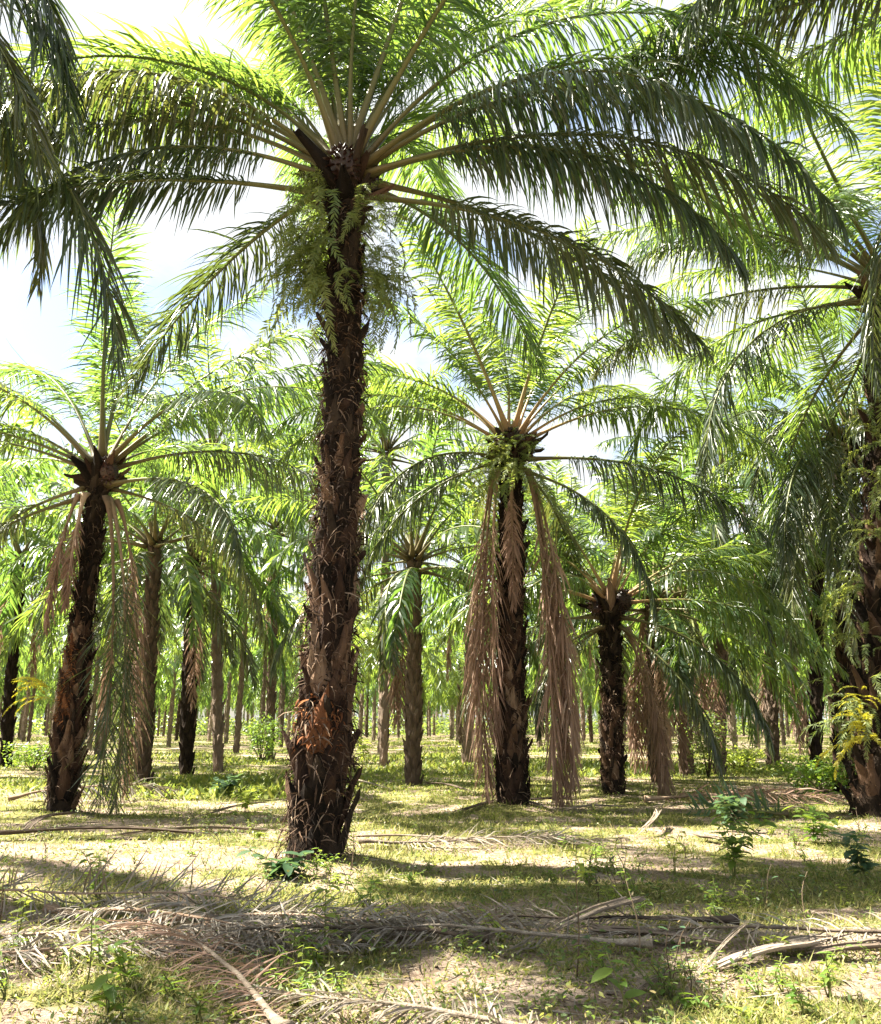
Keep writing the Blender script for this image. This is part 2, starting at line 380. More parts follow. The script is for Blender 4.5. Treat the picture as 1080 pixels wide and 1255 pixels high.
KINDS = {   # material of blades, of stalk, leaflet hang, width factor, plume
    'green': (M_LEAF, M_STALK, 1.25, 1.0, .34),
    'greeno': (M_LEAF, M_STALK_ORANGE, 1.25, 1.0, .34),
    'old': (M_LEAF_OLD, M_STALK, 1.7, .95, .25),
    'dead': (M_DEAD, M_STALK_DEAD, 1.5, .5, .5),
    'hangold': (M_LEAF_OLD, M_STALK_DEAD, .9, .55, .6),
    'hangdead': (M_DEAD, M_STALK_DEAD, 1.7, .85, .5),
}
_cache = {}
def frond_meshes(kind, L, elev, bend, lod, seed, sweep=0.):
    key = (kind, round(L, 1), round(elev), round(bend), lod, seed, round(sweep))
    if key in _cache: return _cache[key]
    lm, sm, hang, wf, pl = KINDS[kind]
    n, nseg, fold, w = {0: (165, 4, True, .040), 1: (125, 3, True, .045), 2: (62, 3, False, .078), 3: (30, 2, False, .15)}[lod]
    up = max(0, math.sin(R(elev-bend*.4)))
    gl, gs = frond_geo(L, elev, bend, n, 1.08*L/6.3, w*wf, hang*(1-.72*up), seed, sweep, .17+.05*(seed % 3)/2, nseg, fold, pl,
                       gaps=.06 if kind in ('green', 'greeno', 'old') else .2, jit=1.35 if kind in ('green', 'greeno') else 1.75, power=.30 if elev < -40 else 1.35)
    _cache[key] = (gl.mesh('frond', lm), gs.mesh('frond_stalk', sm, True, 'along'))
    return _cache[key]

# ------------------------------------------------------------------ trunks
def trunk_axis(base, top, bow=0.0, n=40):
    b = np.zeros(3); t = np.array(top-base); s = np.linspace(0, 1, n)
    P = b+(t-b)*s[:, None]
    P[:, 0] += bow*np.sin(np.pi*s)
    return s, P
def trunk_mesh(s, P, rad, seed, mat, ns=22, rough=.05):
    g = Geo(); n = len(P); a = np.arange(ns)*2*np.pi/ns
    ph = np.arange(n)[:, None]*2.399
    rr = rad[:, None]*(1+rough*np.sin(5*a[None]+ph)+rough*(np.random.default_rng(seed).random((n, ns))-.5)*2)
    V = P[:, None]+np.stack([rr*np.cos(a), rr*np.sin(a), 0*rr+(np.random.default_rng(seed+1).random((n, ns))-.5)*.04], -1)
    V[0, :, 2] -= .12
    i = np.arange(n-1)[:, None]*ns; j = np.arange(ns)[None]; k = (j+1) % ns
    Q = np.stack([i+j, i+k, i+ns+k, i+ns+j], -1).reshape(-1, 4)
    V = np.concatenate([V.reshape(-1, 3), P[-1:]+[[0, 0, .1]]])
    Tt = [(n*ns, (n-1)*ns+q, (n-1)*ns+(q+1) % ns) for q in range(ns)]
    g.add(V, Q, Tt); return g
def boot_geo(seed, long=1.0):
    """one cut leaf base: broad clasping foot, narrowing to a ragged cut end that leans out from the trunk; x across, y outward, z up"""
    r = np.random.default_rng(seed); g = Geo()
    wd = r.uniform(.75, 1.3); out = r.random()**2
    lv = [(-.08, -.01, .115*wd, .04), (.05, .022, .098*wd, .050), (.19*long, .045+.04*out, .062*wd, .040), (.33*long, .066+.12*out, .020+.03*r.random(), .020)]
    V = []
    for k, (z, y, w, t) in enumerate(lv):
        w *= 1+r.normal(0, .12); t *= 1+r.normal(0, .12); dx = r.normal(0, .012)
        ring = [(-w, -t*.6), (-w*.55, t*.75), (.0, t), (w*.55, t*.75), (w, -t*.6)]
        for q, (x_, y_) in enumerate(ring):
            V.append((x_+dx+r.normal(0, .008), y+y_+r.normal(0, .008), z+(r.normal(0, .035) if k == 3 else r.normal(0, .01))))
    Q = [(5*k+q, 5*k+(q+1) % 5, 5*k+5+(q+1) % 5, 5*k+5+q) for k in range(3) for q in range(5)]
    V.append((V[17][0], V[17][1]-.03, V[17][2]-.05))
    T = [(15+q, 15+(q+1) % 5, 20) for q in range(5)]
    g.add(V, Q, T); return g
BOOTS = {}
for nm, mt in (('plain', M_BOOT), ('dark', M_BOOT_DARK), ('rust', M_RUST)):
    BOOTS[nm] = [boot_geo(k+100, .65+.75*(k % 5)/4).mesh('leaf_base', mt, False) for k in range(12)]

def fibre_geo(s, P, rad, n, seed, lo=0., hi=1., reach=.3, a0=0., da=180., w0=.008, w1=.03):
    r = np.random.default_rng(seed); g = Geo()
    t = lo+(hi-lo)*r.random(n); a = R(a0)+(r.random(n)*2-1)*R(da)
    c = np.stack([np.interp(t, s, P[:, k]) for k in range(3)], -1); rr = np.interp(t, s, rad)*(.98+.22*r.random(n))
    rad_v = np.stack([np.cos(a), np.sin(a), 0*a], -1); tan = np.stack([-np.sin(a), np.cos(a), 0*a], -1)
    p = c+rad_v*rr[:, None]
    T = np.tile(UP, (n, 1)); N = rad_v
    leaflets(g, p, T+tan*.3, N, tan, r.choice([-1., 1.], n), reach*(.3+r.random(n)), r.normal(0.4, .7, n), .35+.6*r.random(n),
             .6+1.0*r.random(n), w0+(w1-w0)*r.random(n)**2, r.normal(0, 1, n), 3, False, None, r.normal(0, .35, (n, 3)))
    return g

def fruit_geo(seed, rad=.24):
    r = np.random.default_rng(seed); g = Geo(); n = 90
    for k in range(n):
        z = 1-2*(k+.5)/n; a = k*2.39996; q = math.sqrt(1-z*z); d = np.array([q*math.cos(a), q*math.sin(a), z])
        c = d*rad*np.array([.85, .85, 1.15])*(1+r.normal(0, .05)); e = .032*(1+r.normal(0, .15))
        V = [c+d*e*1.7, c+np.array([e, 0, 0]), c+np.array([0, e, 0]), c-np.array([e, 0, 0]), c-np.array([0, e, 0]), c-d*e*2]
        g.add(V, None, [(0, 1, 2), (0, 2, 3), (0, 3, 4), (0, 4, 1), (5, 2, 1), (5, 3, 2), (5, 4, 3), (5, 1, 4)])
    a = np.linspace(0, 2*np.pi, 9)[:-1]; rows = []
    for z in np.linspace(-.95, .95, 7):
        q = math.sqrt(1-z*z)*rad*.8; rows.append(np.stack([q*np.cos(a), q*np.sin(a), 0*a+z*rad*1.05], -1))
    i = np.arange(6)[:, None]*8; j = np.arange(8)[None]; k = (j+1) % 8
    g.add(np.concatenate(rows), np.stack([i+j, i+k, i+8+k, i+8+j], -1).reshape(-1, 4)); return g
FRUIT = [fruit_geo(k).mesh('fruit_bunch', M_FRUIT, False) for k in range(2)]

# ------------------------------------------------------------------ palms
rroll = random.Random(77)
def put_fronds(root, top, specs, lod, seed, stalk_parts=True, ring=.20):
    for k, sp in enumerate(specs):
        az, elev, bend, L, kind = sp[:5]; sweep = sp[5] if len(sp) > 5 else 0
        lm, sm = frond_meshes(kind, L, elev, bend, lod, seed+k % 5 if lod >= 1 else seed*100+k, sweep)
        rr = ring*math.cos(R(min(80, max(0, elev))))+.05+(.12 if kind == 'hangdead' else 0)
        z = .42*max(0, elev)/90 - .25*(elev < 5) - (.25 if elev < -15 else 0)
        loc = (top[0]+rr*math.cos(R(az)), top[1]+rr*math.sin(R(az)), top[2]+z)
        f = link('frond', lm, root, loc, (rroll.uniform(-.34, .34), rroll.uniform(-.13, .13), R(az)+rroll.uniform(-.08, .08)) if elev > -30 else (0, 0, R(az)))
        if kind in ('dead', 'hangdead'): f['label'] = 'withered brown frond hanging from the crown'
        link('stalk', sm, f)
def crown_specs(n, L, seed, dead=2, up=84, low=-22, bendk=1.0):
    r = random.Random(seed); out = []
    for k in range(n):
        q = k/(n-1); az = (k*137.508+r.uniform(-14, 14)+seed*40) % 360
        el = up-(up-low)*q**.85+r.uniform(-6, 6)
        be = (34+52*min(1, q*1.5)+r.uniform(-10, 14))*bendk
        be = min(be, el+88)
        Lk = L*(.82+.18*min(1, q*4))*r.uniform(.92, 1.06)
        out.append((az, 5*round(el/5), 5*round(be/5), Lk, 'old' if q > .72 and r.random() < .7 else 'green', r.choice([-14, 0, 14])))
    for k in range(dead):
        out.append((r.uniform(0, 360), -50, 40, L*.8, 'hangdead'))
    return out

def palm(key, label, specs, lod, seed, rfoot, rmid, rtop, bow=0., boots=22, rust=None, fibre=260, fruit=0, dark=True, group=None, boot_scale=1.0, core=None):
    h = HERO[key]; base, top = h['base'], h['top']
    root = thing('oil_palm', label, 'palm tree', base, group)
    s, P = trunk_axis(base, top, bow, 60)
    H = P[-1, 2]
    rad = np.interp(s, [0, .035, .16, .3, .55, .9, 1], [rfoot*1.32, rfoot*.98, rfoot, rfoot*.86, rmid, rtop, rtop*1.2])
    tr = link('trunk', trunk_mesh(s, P, rad*.94, seed, core or M_TRUNK).mesh('trunk', core or M_TRUNK), root)
    r = random.Random(seed); nb = min(290, int(H*boots))
    for k in range(nb):
        q = (k+.5)/nb; q = .012+.975*q; a = k*2.39996+r.uniform(-.25, .25)
        c = np.array([np.interp(q, s, P[:, e]) for e in range(3)]); rr = np.interp(q, s, rad)
        sc = boot_scale*r.uniform(.75, 1.35)*(rr/.30)**.5
        kind = 'plain' if r.random() < (.72 if q < .5 else .35 if q < .62 else .06) else 'dark'  # upper trunk takes mostly the dark scales: its shade is painted in
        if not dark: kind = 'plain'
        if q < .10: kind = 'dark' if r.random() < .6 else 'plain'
        if rust and rust[0] < c[2] < rust[1] and math.cos(a-R(rust[2])) > math.cos(R(rust[3])) and r.random() < .4: kind = 'rust'
        lean = r.uniform(-.10, .22)
        link('leaf_base', r.choice(BOOTS[kind]), tr, tuple(c+np.array([math.cos(a), math.sin(a), 0])*rr*.86), (-lean*.8, r.uniform(-.16, .16), a-math.pi/2),
             (sc*r.uniform(.85, 1.15), sc*r.uniform(.7, 1.15), sc*r.uniform(.9, 1.25)))
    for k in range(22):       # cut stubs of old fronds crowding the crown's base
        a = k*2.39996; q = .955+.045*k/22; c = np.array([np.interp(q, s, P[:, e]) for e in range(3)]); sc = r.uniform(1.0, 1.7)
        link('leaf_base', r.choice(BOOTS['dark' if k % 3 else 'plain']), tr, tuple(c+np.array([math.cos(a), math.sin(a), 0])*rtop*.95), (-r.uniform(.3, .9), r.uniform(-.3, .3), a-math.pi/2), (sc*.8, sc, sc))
    if fibre:
        fb = link('trunk_fibre', fibre_geo(s, P, rad, fibre, seed).mesh('trunk_fibre', M_FIBRE), root); fb['kind'] = 'stuff'
    if rust:
        rf_ = link('rusty_fibre', fibre_geo(s, P, rad*1.06, 170 if key == 'centre' else 520, seed+5, rust[0]/H, rust[1]/H, .16, rust[2], rust[3], .012, .04).mesh('rusty_fibre', M_RUST_FIBRE), root); rf_['kind'] = 'stuff'
    put_fronds(root, P[-1], specs, lod, seed)
    for k in range(fruit):
        a = k*2.3+seed; link('fruit_bunch', FRUIT[k % 2], root, (P[-1, 0]+.36*math.cos(a), P[-1, 1]+.36*math.sin(a), P[-1, 2]+.02+.1*(k % 2)), (0.4, .3*k, a), (1, 1, 1))
    return root, s, P, rad

# tall palm of the centre: fronds set one by one (azimuth 0 = right, 90 = away; elevation; bend; length; kind; sweep)
C_FRONDS = [
    (-8, 46, 112, 7.4, 'green'), (-4, 32, 86, 7.6, 'green', -8), (12, 27, 74, 7.2, 'green', 6), (-34, 20, 92, 6.3, 'old'), (30, 20, 70, 6.4, 'old'),
    (-20, 8, 74, 6.0, 'old'), (4, -8, 55, 5.6, 'old', 10),
    (82, 82, 36, 6.2, 'green'), (60, 76, 42, 6.4, 'green', 10), (104, 78, 40, 6.4, 'green', -8), (40, 66, 58, 6.6, 'green'), (128, 72, 52, 6.5, 'green'),
    (-72, 82, 44, 6.2, 'green'), (-115, 76, 66, 6.6, 'green'), (20, 72, 50, 6.2, 'green'), (150, 66, 74, 6.6, 'green', 10),
    (182, 52, 112, 7.2, 'green'), (196, 58, 118, 6.6, 'green', -14), (176, 36, 96, 6.2, 'old', 10), (205, 40, 108, 5.6, 'old'), (158, 58, 78, 6.0, 'green'),
    (186, -2, 58, 5.0, 'old', 8), (140, 12, 70, 6.0, 'old'), (60, 24, 70, 6.4, 'green'), (95, 30, 60, 6.4, 'green'),
    (-16, 30, 92, 7.4, 'old'), (-12, 8, 74, 7.0, 'old'), (190, 42, 118, 7.0, 'old', 12), (186, 10, 84, 5.6, 'old'), (20, 84, 30, 6.0, 'green'), (-30, 78, 40, 6.0, 'green'), (210, 76, 56, 6.0, 'green'),
    (90, 64, 60, 6.6, 'green', 14), (70, 54, 70, 6.6, 'green'), (-90, 84, 30, 5.6, 'green'), (0, 80, 44, 6.2, 'green'), (180, 80, 44, 6.2, 'green'),
    (232, 56, 120, 6.4, 'green'), (-52, 52, 116, 6.6, 'green')
]
centre, cs, cP, crad = palm('centre', 'tallest dark shaggy oil palm in the middle with a rusty patch low on its trunk', C_FRONDS, 0, 11, .30, .205, .195,
                            bow=.10, boots=30, rust=(1.25, 1.85, -100, 60), fibre=5200, fruit=3)
# second palm, brown fronds hanging round its trunk
S_FRONDS = [
    (100, 84, 22, 4.6, 'green'), (60, 78, 30, 5.0, 'green'), (130, 76, 34, 5.0, 'green'), (20, 74, 36, 5.2, 'green'), (160, 72, 44, 5.2, 'green', 8), (-70, 80, 34, 4.8, 'green'),
    (-120, 70, 56, 5.4, 'green'), (0, 62, 70, 5.4, 'green'), (176, 56, 92, 5.6, 'green'), (80, 60, 50, 5.4, 'green'), (-40, 58, 80, 5.6, 'green'), (40, 50, 60, 5.6, 'green'),
    (140, 46, 70, 5.6, 'green'), (184, 32, 78, 5.4, 'green'), (200, 30, 84, 5.4, 'green', -10), (2, 32, 82, 6.2, 'green'), (-14, 4, 62, 5.6, 'old'), (14, 44, 86, 6.0, 'green', 8),
    (165, 0, 66, 5.0, 'old'), (215, 2, 80, 4.8, 'old'), (100, 10, 70, 5.6, 'old'), (60, 0, 70, 5.4, 'old'), (190, -14, 66, 4.6, 'old'), (-30, -16, 66, 4.6, 'old'),
    (184, -74, 18, 7.2, 'hangdead'), (212, -76, 16, 5.6, 'hangdead'), (-4, -68, 23, 7.3, 'hangdead'), (-30, -72, 19, 6.8, 'hangdead'), (262, -80, 12, 3.0, 'hangdead'), (-16, -60, 31, 6.6, 'hangdead'), (6, -70, 21, 6.9, 'hangdead'), (176, -66, 26, 6.2, 'hangdead'),
]
orange = lambda L: [tuple('greeno' if v == 'green' else v for v in q) for q in L]
second, ss_, sP, srad = palm('second', 'oil palm with long withered brown fronds hanging down both sides of its trunk', orange(S_FRONDS), 1, 23, .26, .215, .215,
                             boots=38, fibre=2600, fruit=4)
L_FRONDS = [
    (70, 76, 26, 5.8, 'green'), (40, 66, 36, 6.0, 'green'), (10, 58, 44, 6.4, 'green', 10), (110, 78, 30, 5.6, 'green'), (-60, 76, 44, 5.6, 'green'), (4, 42, 54, 6.6, 'green'), (24, 48, 56, 6.4, 'green'),
    (-8, 38, 82, 6.4, 'green'), (6, 26, 84, 5.8, 'old'), (140, 62, 60, 6.0, 'green'), (170, 54, 70, 6.2, 'green'), (190, 34, 66, 6.2, 'green'), (178, 34, 86, 6.0, 'green'), (205, 18, 84, 5.8, 'green'), (150, 22, 66, 6.2, 'green'),
    (60, 40, 66, 6.2, 'green'), (100, 40, 70, 6.2, 'green'), (-40, 40, 96, 6.0, 'green'), (220, 44, 106, 5.8, 'green'), (-25, 0, 76, 5.2, 'old'), (170, -12, 72, 5.0, 'old'), (200, -20, 66, 5.0, 'old'), (40, -2, 76, 5.2, 'old'),
    (-22, -62, 30, 6.2, 'hangold'), (-6, -56, 36, 6.6, 'hangold'), (222, -62, 28, 2.8, 'hangdead'), (12, -60, 32, 6.3, 'hangold'), (24, -54, 38, 5.8, 'hangdead'), (255, -66, 24, 2.4, 'hangdead'),
]
palm('left', 'dark oil palm on the left with orange rusty fibre halfway up its trunk', L_FRONDS, 1, 37, .235, .165, .165, boots=40, rust=(1.6, 3.1, 215, 62), fibre=2000, fruit=2)
P_FRONDS = [
    (90, 80, 28, 4.8, 'green'), (60, 74, 34, 5.0, 'green'), (120, 74, 36, 5.0, 'green'), (30, 66, 36, 5.0, 'green'), (10, 52, 48, 5.4, 'green'), (150, 60, 70, 4.8, 'green'), (172, 56, 112, 4.6, 'green'), (-70, 74, 60, 4.8, 'green'),
    (0, 26, 44, 5.6, 'green'), (-10, 14, 66, 5.4, 'green'), (8, 34, 60, 5.4, 'green'), (176, 24, 70, 4.8, 'green'), (200, 16, 84, 4.8, 'green'), (150, 30, 66, 5.0, 'green'), (-40, 26, 100, 5.0, 'green'), (225, 30, 110, 4.6, 'green'),
    (60, 36, 66, 5.2, 'green'), (100, 34, 66, 5.2, 'green'), (186, -8, 78, 4.6, 'old'), (-20, -10, 76, 4.8, 'old'), (20, 0, 76, 5.4, 'green'), (215, -20, 66, 4.2, 'old'), (160, -30, 56, 4.0, 'old'), (-40, -34, 54, 4.2, 'old'), (-6, -46, 46, 4.6, 'hangdead'), (16, -50, 40, 4.4, 'hangdead'),
]
palm('short', 'short oil palm with low wide green crown right of the brown hung one', orange(P_FRONDS), 1, 41, .21, .185, .20, boots=60, fibre=1600, fruit=3)
R_FRONDS = crown_specs(26, 6.6, 5, 0) + [
    (182, 36, 58, 6.6, 'green'), (192, 22, 64, 6.6, 'old'), (172, 62, 60, 6.4, 'green'), (200, 48, 84, 6.6, 'green'), (176, 8, 62, 6.6, 'old'), (215, 40, 100, 6.4, 'green'),
]
palm('right', 'tall oil palm at the right edge with ferns all down its trunk', R_FRONDS, 1, 53, .36, .30, .27, boots=24, fibre=1600, fruit=2)
D_FRONDS = crown_specs(16, 5.8, 6, 1) + [
    (200, 30, 118, 6.2, 'old'), (222, 20, 110, 6.0, 'old'), (250, 10, 100, 6.2, 'old'), (276, 24, 114, 6.0, 'old'), (180, 34, 110, 5.6, 'green'), (236, -10, 82, 6.0, 'old'), (190, -20, 72, 5.6, 'old'), (266, -20, 72, 6.0, 'old'), (300, 10, 100, 5.8, 'old'), (215, -34, 58, 6.4, 'old'), (240, -38, 54, 6.8, 'old'), (262, -36, 56, 6.4, 'old'), (195, -38, 54, 6.0, 'old'), (228, 4, 96, 6.8, 'old'), (178, -36, 56, 5.8, 'hangold'),
]
palm('drooped', 'oil palm left of the right edge with long blue grey fronds drooping down its trunk', D_FRONDS, 1, 57, .25, .21, .21, boots=40, fibre=1600)
NL_FRONDS = [
    (-12, 0, 91, 8.9, 'old'), (-18, -6, 86, 8.6, 'old'), (-8, -8, 84, 8.6, 'old'), (-10, 12, 104, 7.4, 'old'), (2, 2, 94, 6.6, 'old'), (-22, 10, 104, 7.4, 'old'), (-14, -18, 74, 8.8, 'old'), (-8, -26, 66, 8.6, 'old'), (-28, -2, 90, 7.2, 'old'), (-15, 24, 116, 7.0, 'old'),
] + [q for q in crown_specs(11, 5.6, 8, 0) if 75 < q[0] % 360 < 285]
palm('near_left', 'near oil palm beyond the left edge whose dark fronds hang into the top corner', NL_FRONDS, 0, 61, .38, .32, .3, boots=14, fibre=0)
NR_FRONDS = [
    (180, 34, 70, 6.2, 'green'), (196, 40, 84, 6.4, 'green'), (166, 44, 74, 6.4, 'green'), (208, 22, 84, 6.0, 'green'), (172, 14, 76, 6.0, 'old'), (150, 40, 80, 6.2, 'green'), (222, 46, 104, 6.2, 'green'), (184, 26, 88, 6.6, 'old'), (200, 30, 96, 6.6, 'old'), (174, 30, 90, 6.4, 'old'), (190, 8, 84, 6.4, 'old'),
] + crown_specs(16, 6.0, 9, 0)
palm('near_right', 'near oil palm beyond the right edge whose fronds reach into the top right corner', NR_FRONDS, 0, 67, .38, .32, .3, boots=14, fibre=0)

# ------------------------------------------------------------------ palms of the middle distance: trunk and every frond, shared meshes
def rough_trunk(base, top, r0, r1, seed, mat, n=70):
    """trunk with its old leaf bases as real scales, one mesh"""
    s, P = trunk_axis(base, top, 0, 24); rad = np.interp(s, [0, .05, .2, .6, 1], [r0*1.05, r0*.9, r0, r1, r1*1.1])
    g = trunk_mesh(s, P, rad*.92, seed, mat, 12, .06)
    r = np.random.default_rng(seed); proto = [boot_geo(k+300) for k in range(3)]
    for k in range(n):
        q = (k+.5)/n; a = k*2.39996; c = np.array([np.interp(q, s, P[:, e]) for e in range(3)]); rr = np.interp(q, s, rad)
        V = proto[k % 3].V[0]*min(1.35, r0*4.6)*r.uniform(.8, 1.2); ca, sa = math.cos(a-math.pi/2), math.sin(a-math.pi/2)
        V = np.stack([V[:, 0]*ca-V[:, 1]*sa, V[:, 0]*sa+V[:, 1]*ca, V[:, 2]], -1)
        g.add(V+c+np.array([math.cos(a), math.sin(a), 0])*rr*.8, proto[k % 3].Q[0], proto[k % 3].T[0])
    return g.mesh('trunk', mat, False), P
MID = [ # foot px, head px, trunk radius, bark, dead fronds, crown length, label
    ((506, 964), (508, 690), .30, M_TRUNK_PALE, 2, 5.2, 'reddish scaly oil palm standing between the tall centre palm and the brown hung palm'),
    ((174, 962), (190, 672), .30, M_TRUNK_PALE, 1, 5.6, 'slim scaly oil palm just right of the rusty left palm'),
    ((228, 950), (236, 690), .32, M_TRUNK, 1, 5.8, 'dark oil palm with flared foot between the slim scaly palm and the centre palm'),
    ((150, 938), (168, 700), .30, M_TRUNK_PALE, 1, 5.6, 'oil palm half hidden behind the slim scaly palm'),
    ((808, 962), (800, 738), .30, M_TRUNK_PALE, 6, 5.4, 'oil palm draped in brown withered fronds just right of the short palm'),
    ((842, 950), (836, 742), .30, M_TRUNK_PALE, 5, 5.4, 'oil palm with pale withered skirt, second to the right of the short palm'),
    ((948, 944), (944, 760), .30, M_TRUNK_PALE, 3, 5.6, 'pale trunked oil palm in the gap left of the drooping right palm'),
    ((6, 940), (24, 690), .32, M_TRUNK, 2, 5.8, 'oil palm at the left edge behind the rusty left palm'),
    ((330, 932), (340, 650), .30, M_TRUNK_PALE, 1, 5.8, 'oil palm just left of and behind the tall centre palm'),
    ((572, 938), (578, 700), .28, M_TRUNK_PALE, 2, 5.4, 'oil palm seen behind the left hanging brown fronds'),
    ((1000, 948), (1004, 640), .30, M_TRUNK, 2, 5.8, 'oil palm half hidden behind the drooping right palm'),
    ((690, 936), (690, 690), .28, M_TRUNK_PALE, 2, 5.4, 'oil palm behind the right hanging brown fronds'),
    ((268, 947), (262, 560), .27, M_TRUNK_PALE, 1, 6.0, 'tall slim oil palm rising left of the centre trunk with its crown high'),
    ((470, 940), (474, 556), .27, M_TRUNK_PALE, 1, 6.0, 'tall slim oil palm just right of and behind the centre trunk'),
    ((882, 950), (888, 590), .27, M_TRUNK_PALE, 1, 6.0, 'tall slim oil palm with high crown left of the pale trunked one'),
    ((410, 930), (412, 620), .28, M_TRUNK_PALE, 1, 5.8, 'oil palm hidden behind the trunk of the tall centre palm'),
]
taken = [h['base'] for h in HERO.values()]
for k, (f, hd, rr, mt, dd, L, lab) in enumerate(MID):
    b = G(*f); t = W(hd[0], hd[1], b.y); b.z = hz(b.x, b.y)-.05; taken.append(b)
    o = thing('oil_palm', lab, 'palm tree', b)
    me, P = rough_trunk(b, t, rr*.72, rr*.58, 500+k, mt, 110); link('trunk', me, o)
    put_fronds(o, P[-1], crown_specs(28, L, k % 4+1, dd, 84, -16), 2, (k % 4)+1)

# ------------------------------------------------------------------ far rows: each palm a thing, one trunk and one crown
def crown_mesh(seed, n=30, L=5.8, dead=3):
    out = Geo()
    r = random.Random(seed)
    for (az, el, be, Lk, kd, sw) in [(s_+(0,))[:6] for s_ in crown_specs(n, L, seed, dead, 84, -16)]:
        gl, gs = frond_geo(Lk, el, be, 30, .95*L/6, .13, .8, r.randrange(9999), sw, .18, 2, False, .3)
        ca, sa = math.cos(R(az)), math.sin(R(az))
        for gg in (gl,):
            V = np.concatenate(gg.V); V = np.stack([V[:, 0]*ca-V[:, 1]*sa+.2*ca, V[:, 0]*sa+V[:, 1]*ca+.2*sa, V[:, 2]], -1)
            out.add(V, np.concatenate(gg.Q) if gg.Q else None, np.concatenate(gg.T))
    return out.mesh('crown', M_LEAF)
CROWNS = [crown_mesh(70+k, 28, 5.4+.3*(k % 2), 2) for k in range(5)]
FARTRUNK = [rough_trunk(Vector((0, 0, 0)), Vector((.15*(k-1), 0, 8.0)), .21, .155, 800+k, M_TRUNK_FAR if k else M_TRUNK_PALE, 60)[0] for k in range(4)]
far = 0
rows = np.arange(29, 156, 7.8)
rf = random.Random(4)
for ri, y0 in enumerate(rows):
    half = .56*y0+9
    for xi in range(-14, 15):
        x0 = xi*9+(4.5 if ri % 2 else 0)+2.0
        if abs(x0) > half: continue
        x, y = x0+rf.uniform(-1.1, 1.1), y0+rf.uniform(-1.0, 1.0)
        if any((x-b.x)**2+(y-b.y)**2 < 38 for b in taken): continue
        px = 540+FPX*x/(y*math.cos(PITCH)); side_ = 0 if px < 385 else 1 if px < 627 else 2 if px < 850 else 3
        where = ['left of the tall centre palm', 'between centre palm and brown hung palm', 'just right of the brown hung palm', 'towards the right edge'][side_]
        lab_ = ('slim oil palm in nearer background rows '+where) if y < 60 else ('tiny thin oil palm in farthest rows '+where)
        grp_ = ('nearer background palms ' if y < 60 else 'farthest palms ')+where
        H = rf.uniform(7.0, 9.8)
        o = thing('oil_palm', lab_, 'palm tree', (x, y, hz(x, y)*max(0, 1.2-y/160)-.05), grp_, (0, 0, rf.uniform(0, 6.28)))
        v = rf.randrange(4)
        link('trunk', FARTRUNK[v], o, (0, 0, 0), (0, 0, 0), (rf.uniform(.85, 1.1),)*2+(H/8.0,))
        link('crown', CROWNS[rf.randrange(5)], o, (.15*(v-1), 0, H-.1), (0, 0, rf.uniform(0, 6.28)), (rf.uniform(.9, 1.1),)*3)
        far += 1
g = Geo(); rq = np.random.default_rng(5); src = CROWNS[1]
nv = len(src.vertices); cv = np.zeros(nv*3, np.float32); src.vertices.foreach_get('co', cv); cv = cv.reshape(-1, 3)
nl = len(src.loops); li = np.zeros(nl, np.int32); src.loops.foreach_get('vertex_index', li)
tot = np.zeros(len(src.polygons), np.int32); src.polygons.foreach_get('loop_total', tot); nq = int((tot == 4).sum())
sq, st_ = li[:nq*4].reshape(-1, 4), li[nq*4:].reshape(-1, 3)
gt = Geo()
for y0 in np.arange(160, 262, 9.5):
    for x0 in np.arange(-.56*y0-8, .56*y0+8, 9.5):
        x, y, H, a = x0+rq.normal(0, 1.5), y0+rq.normal(0, 1.5), rq.uniform(6.5, 10), rq.uniform(0, 6.28)
        if rq.random() < .5:
            V = np.stack([cv[:, 0]*math.cos(a)-cv[:, 1]*math.sin(a)+x, cv[:, 0]*math.sin(a)+cv[:, 1]*math.cos(a)+y, cv[:, 2]*1.1+H], -1); g.add(V, sq, st_)
        tube(gt, np.array([[x, y, -.3], [x, y, H*.5], [x, y, H]]), [.28, .22, .2], 5)
t = thing('distant_palms', 'dense mass of far palms closing the view behind the trunks', 'palm plantation'); t['kind'] = 'stuff'
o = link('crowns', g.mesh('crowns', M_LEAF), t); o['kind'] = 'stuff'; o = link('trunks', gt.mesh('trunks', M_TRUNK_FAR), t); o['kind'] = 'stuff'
print('far palms', far)

# ------------------------------------------------------------------ ferns growing on the trunks
def fern_frond_mesh(seed, L, mat, elev=30, bend=110, pw=.014):
    gl, gs = frond_geo(L, elev, bend, 38, .088*L/.9, pw*L/.9, .25, seed, 0, .08, 2, False, .25, thick=.06, jit=1.4)
    V = np.concatenate(gs.V); gl.add(V, np.concatenate(gs.Q), np.concatenate(gs.T)); return gl.mesh('fern_frond', mat)
FERN = [fern_frond_mesh(k, .7+.2*k, M_FERN, 55-18*k, 100+8*(k % 3)) for k in range(5)]
FERNY = [fern_frond_mesh(k+9, .8+.15*k, M_FERN_YEL, 40-15*k, 80, .022) for k in range(3)]
def fern(loc, out, n, meshes, label, group, scale=1.0, spread=70, name='trunk_fern', seed=0):
    o = thing(name, label, 'fern', loc, group); r = random.Random(seed)
    for k in range(n):
        link('fern_frond', meshes[r.randrange(len(meshes))], o, (r.uniform(-.06, .06), r.uniform(-.06, .06), r.uniform(-.15, .15)), (r.uniform(-.5, .5), r.uniform(-.5, .45), R(out+r.uniform(-spread, spread))), (scale*r.uniform(.7, 1.2),)*3)
    return o
rr_ = random.Random(12)
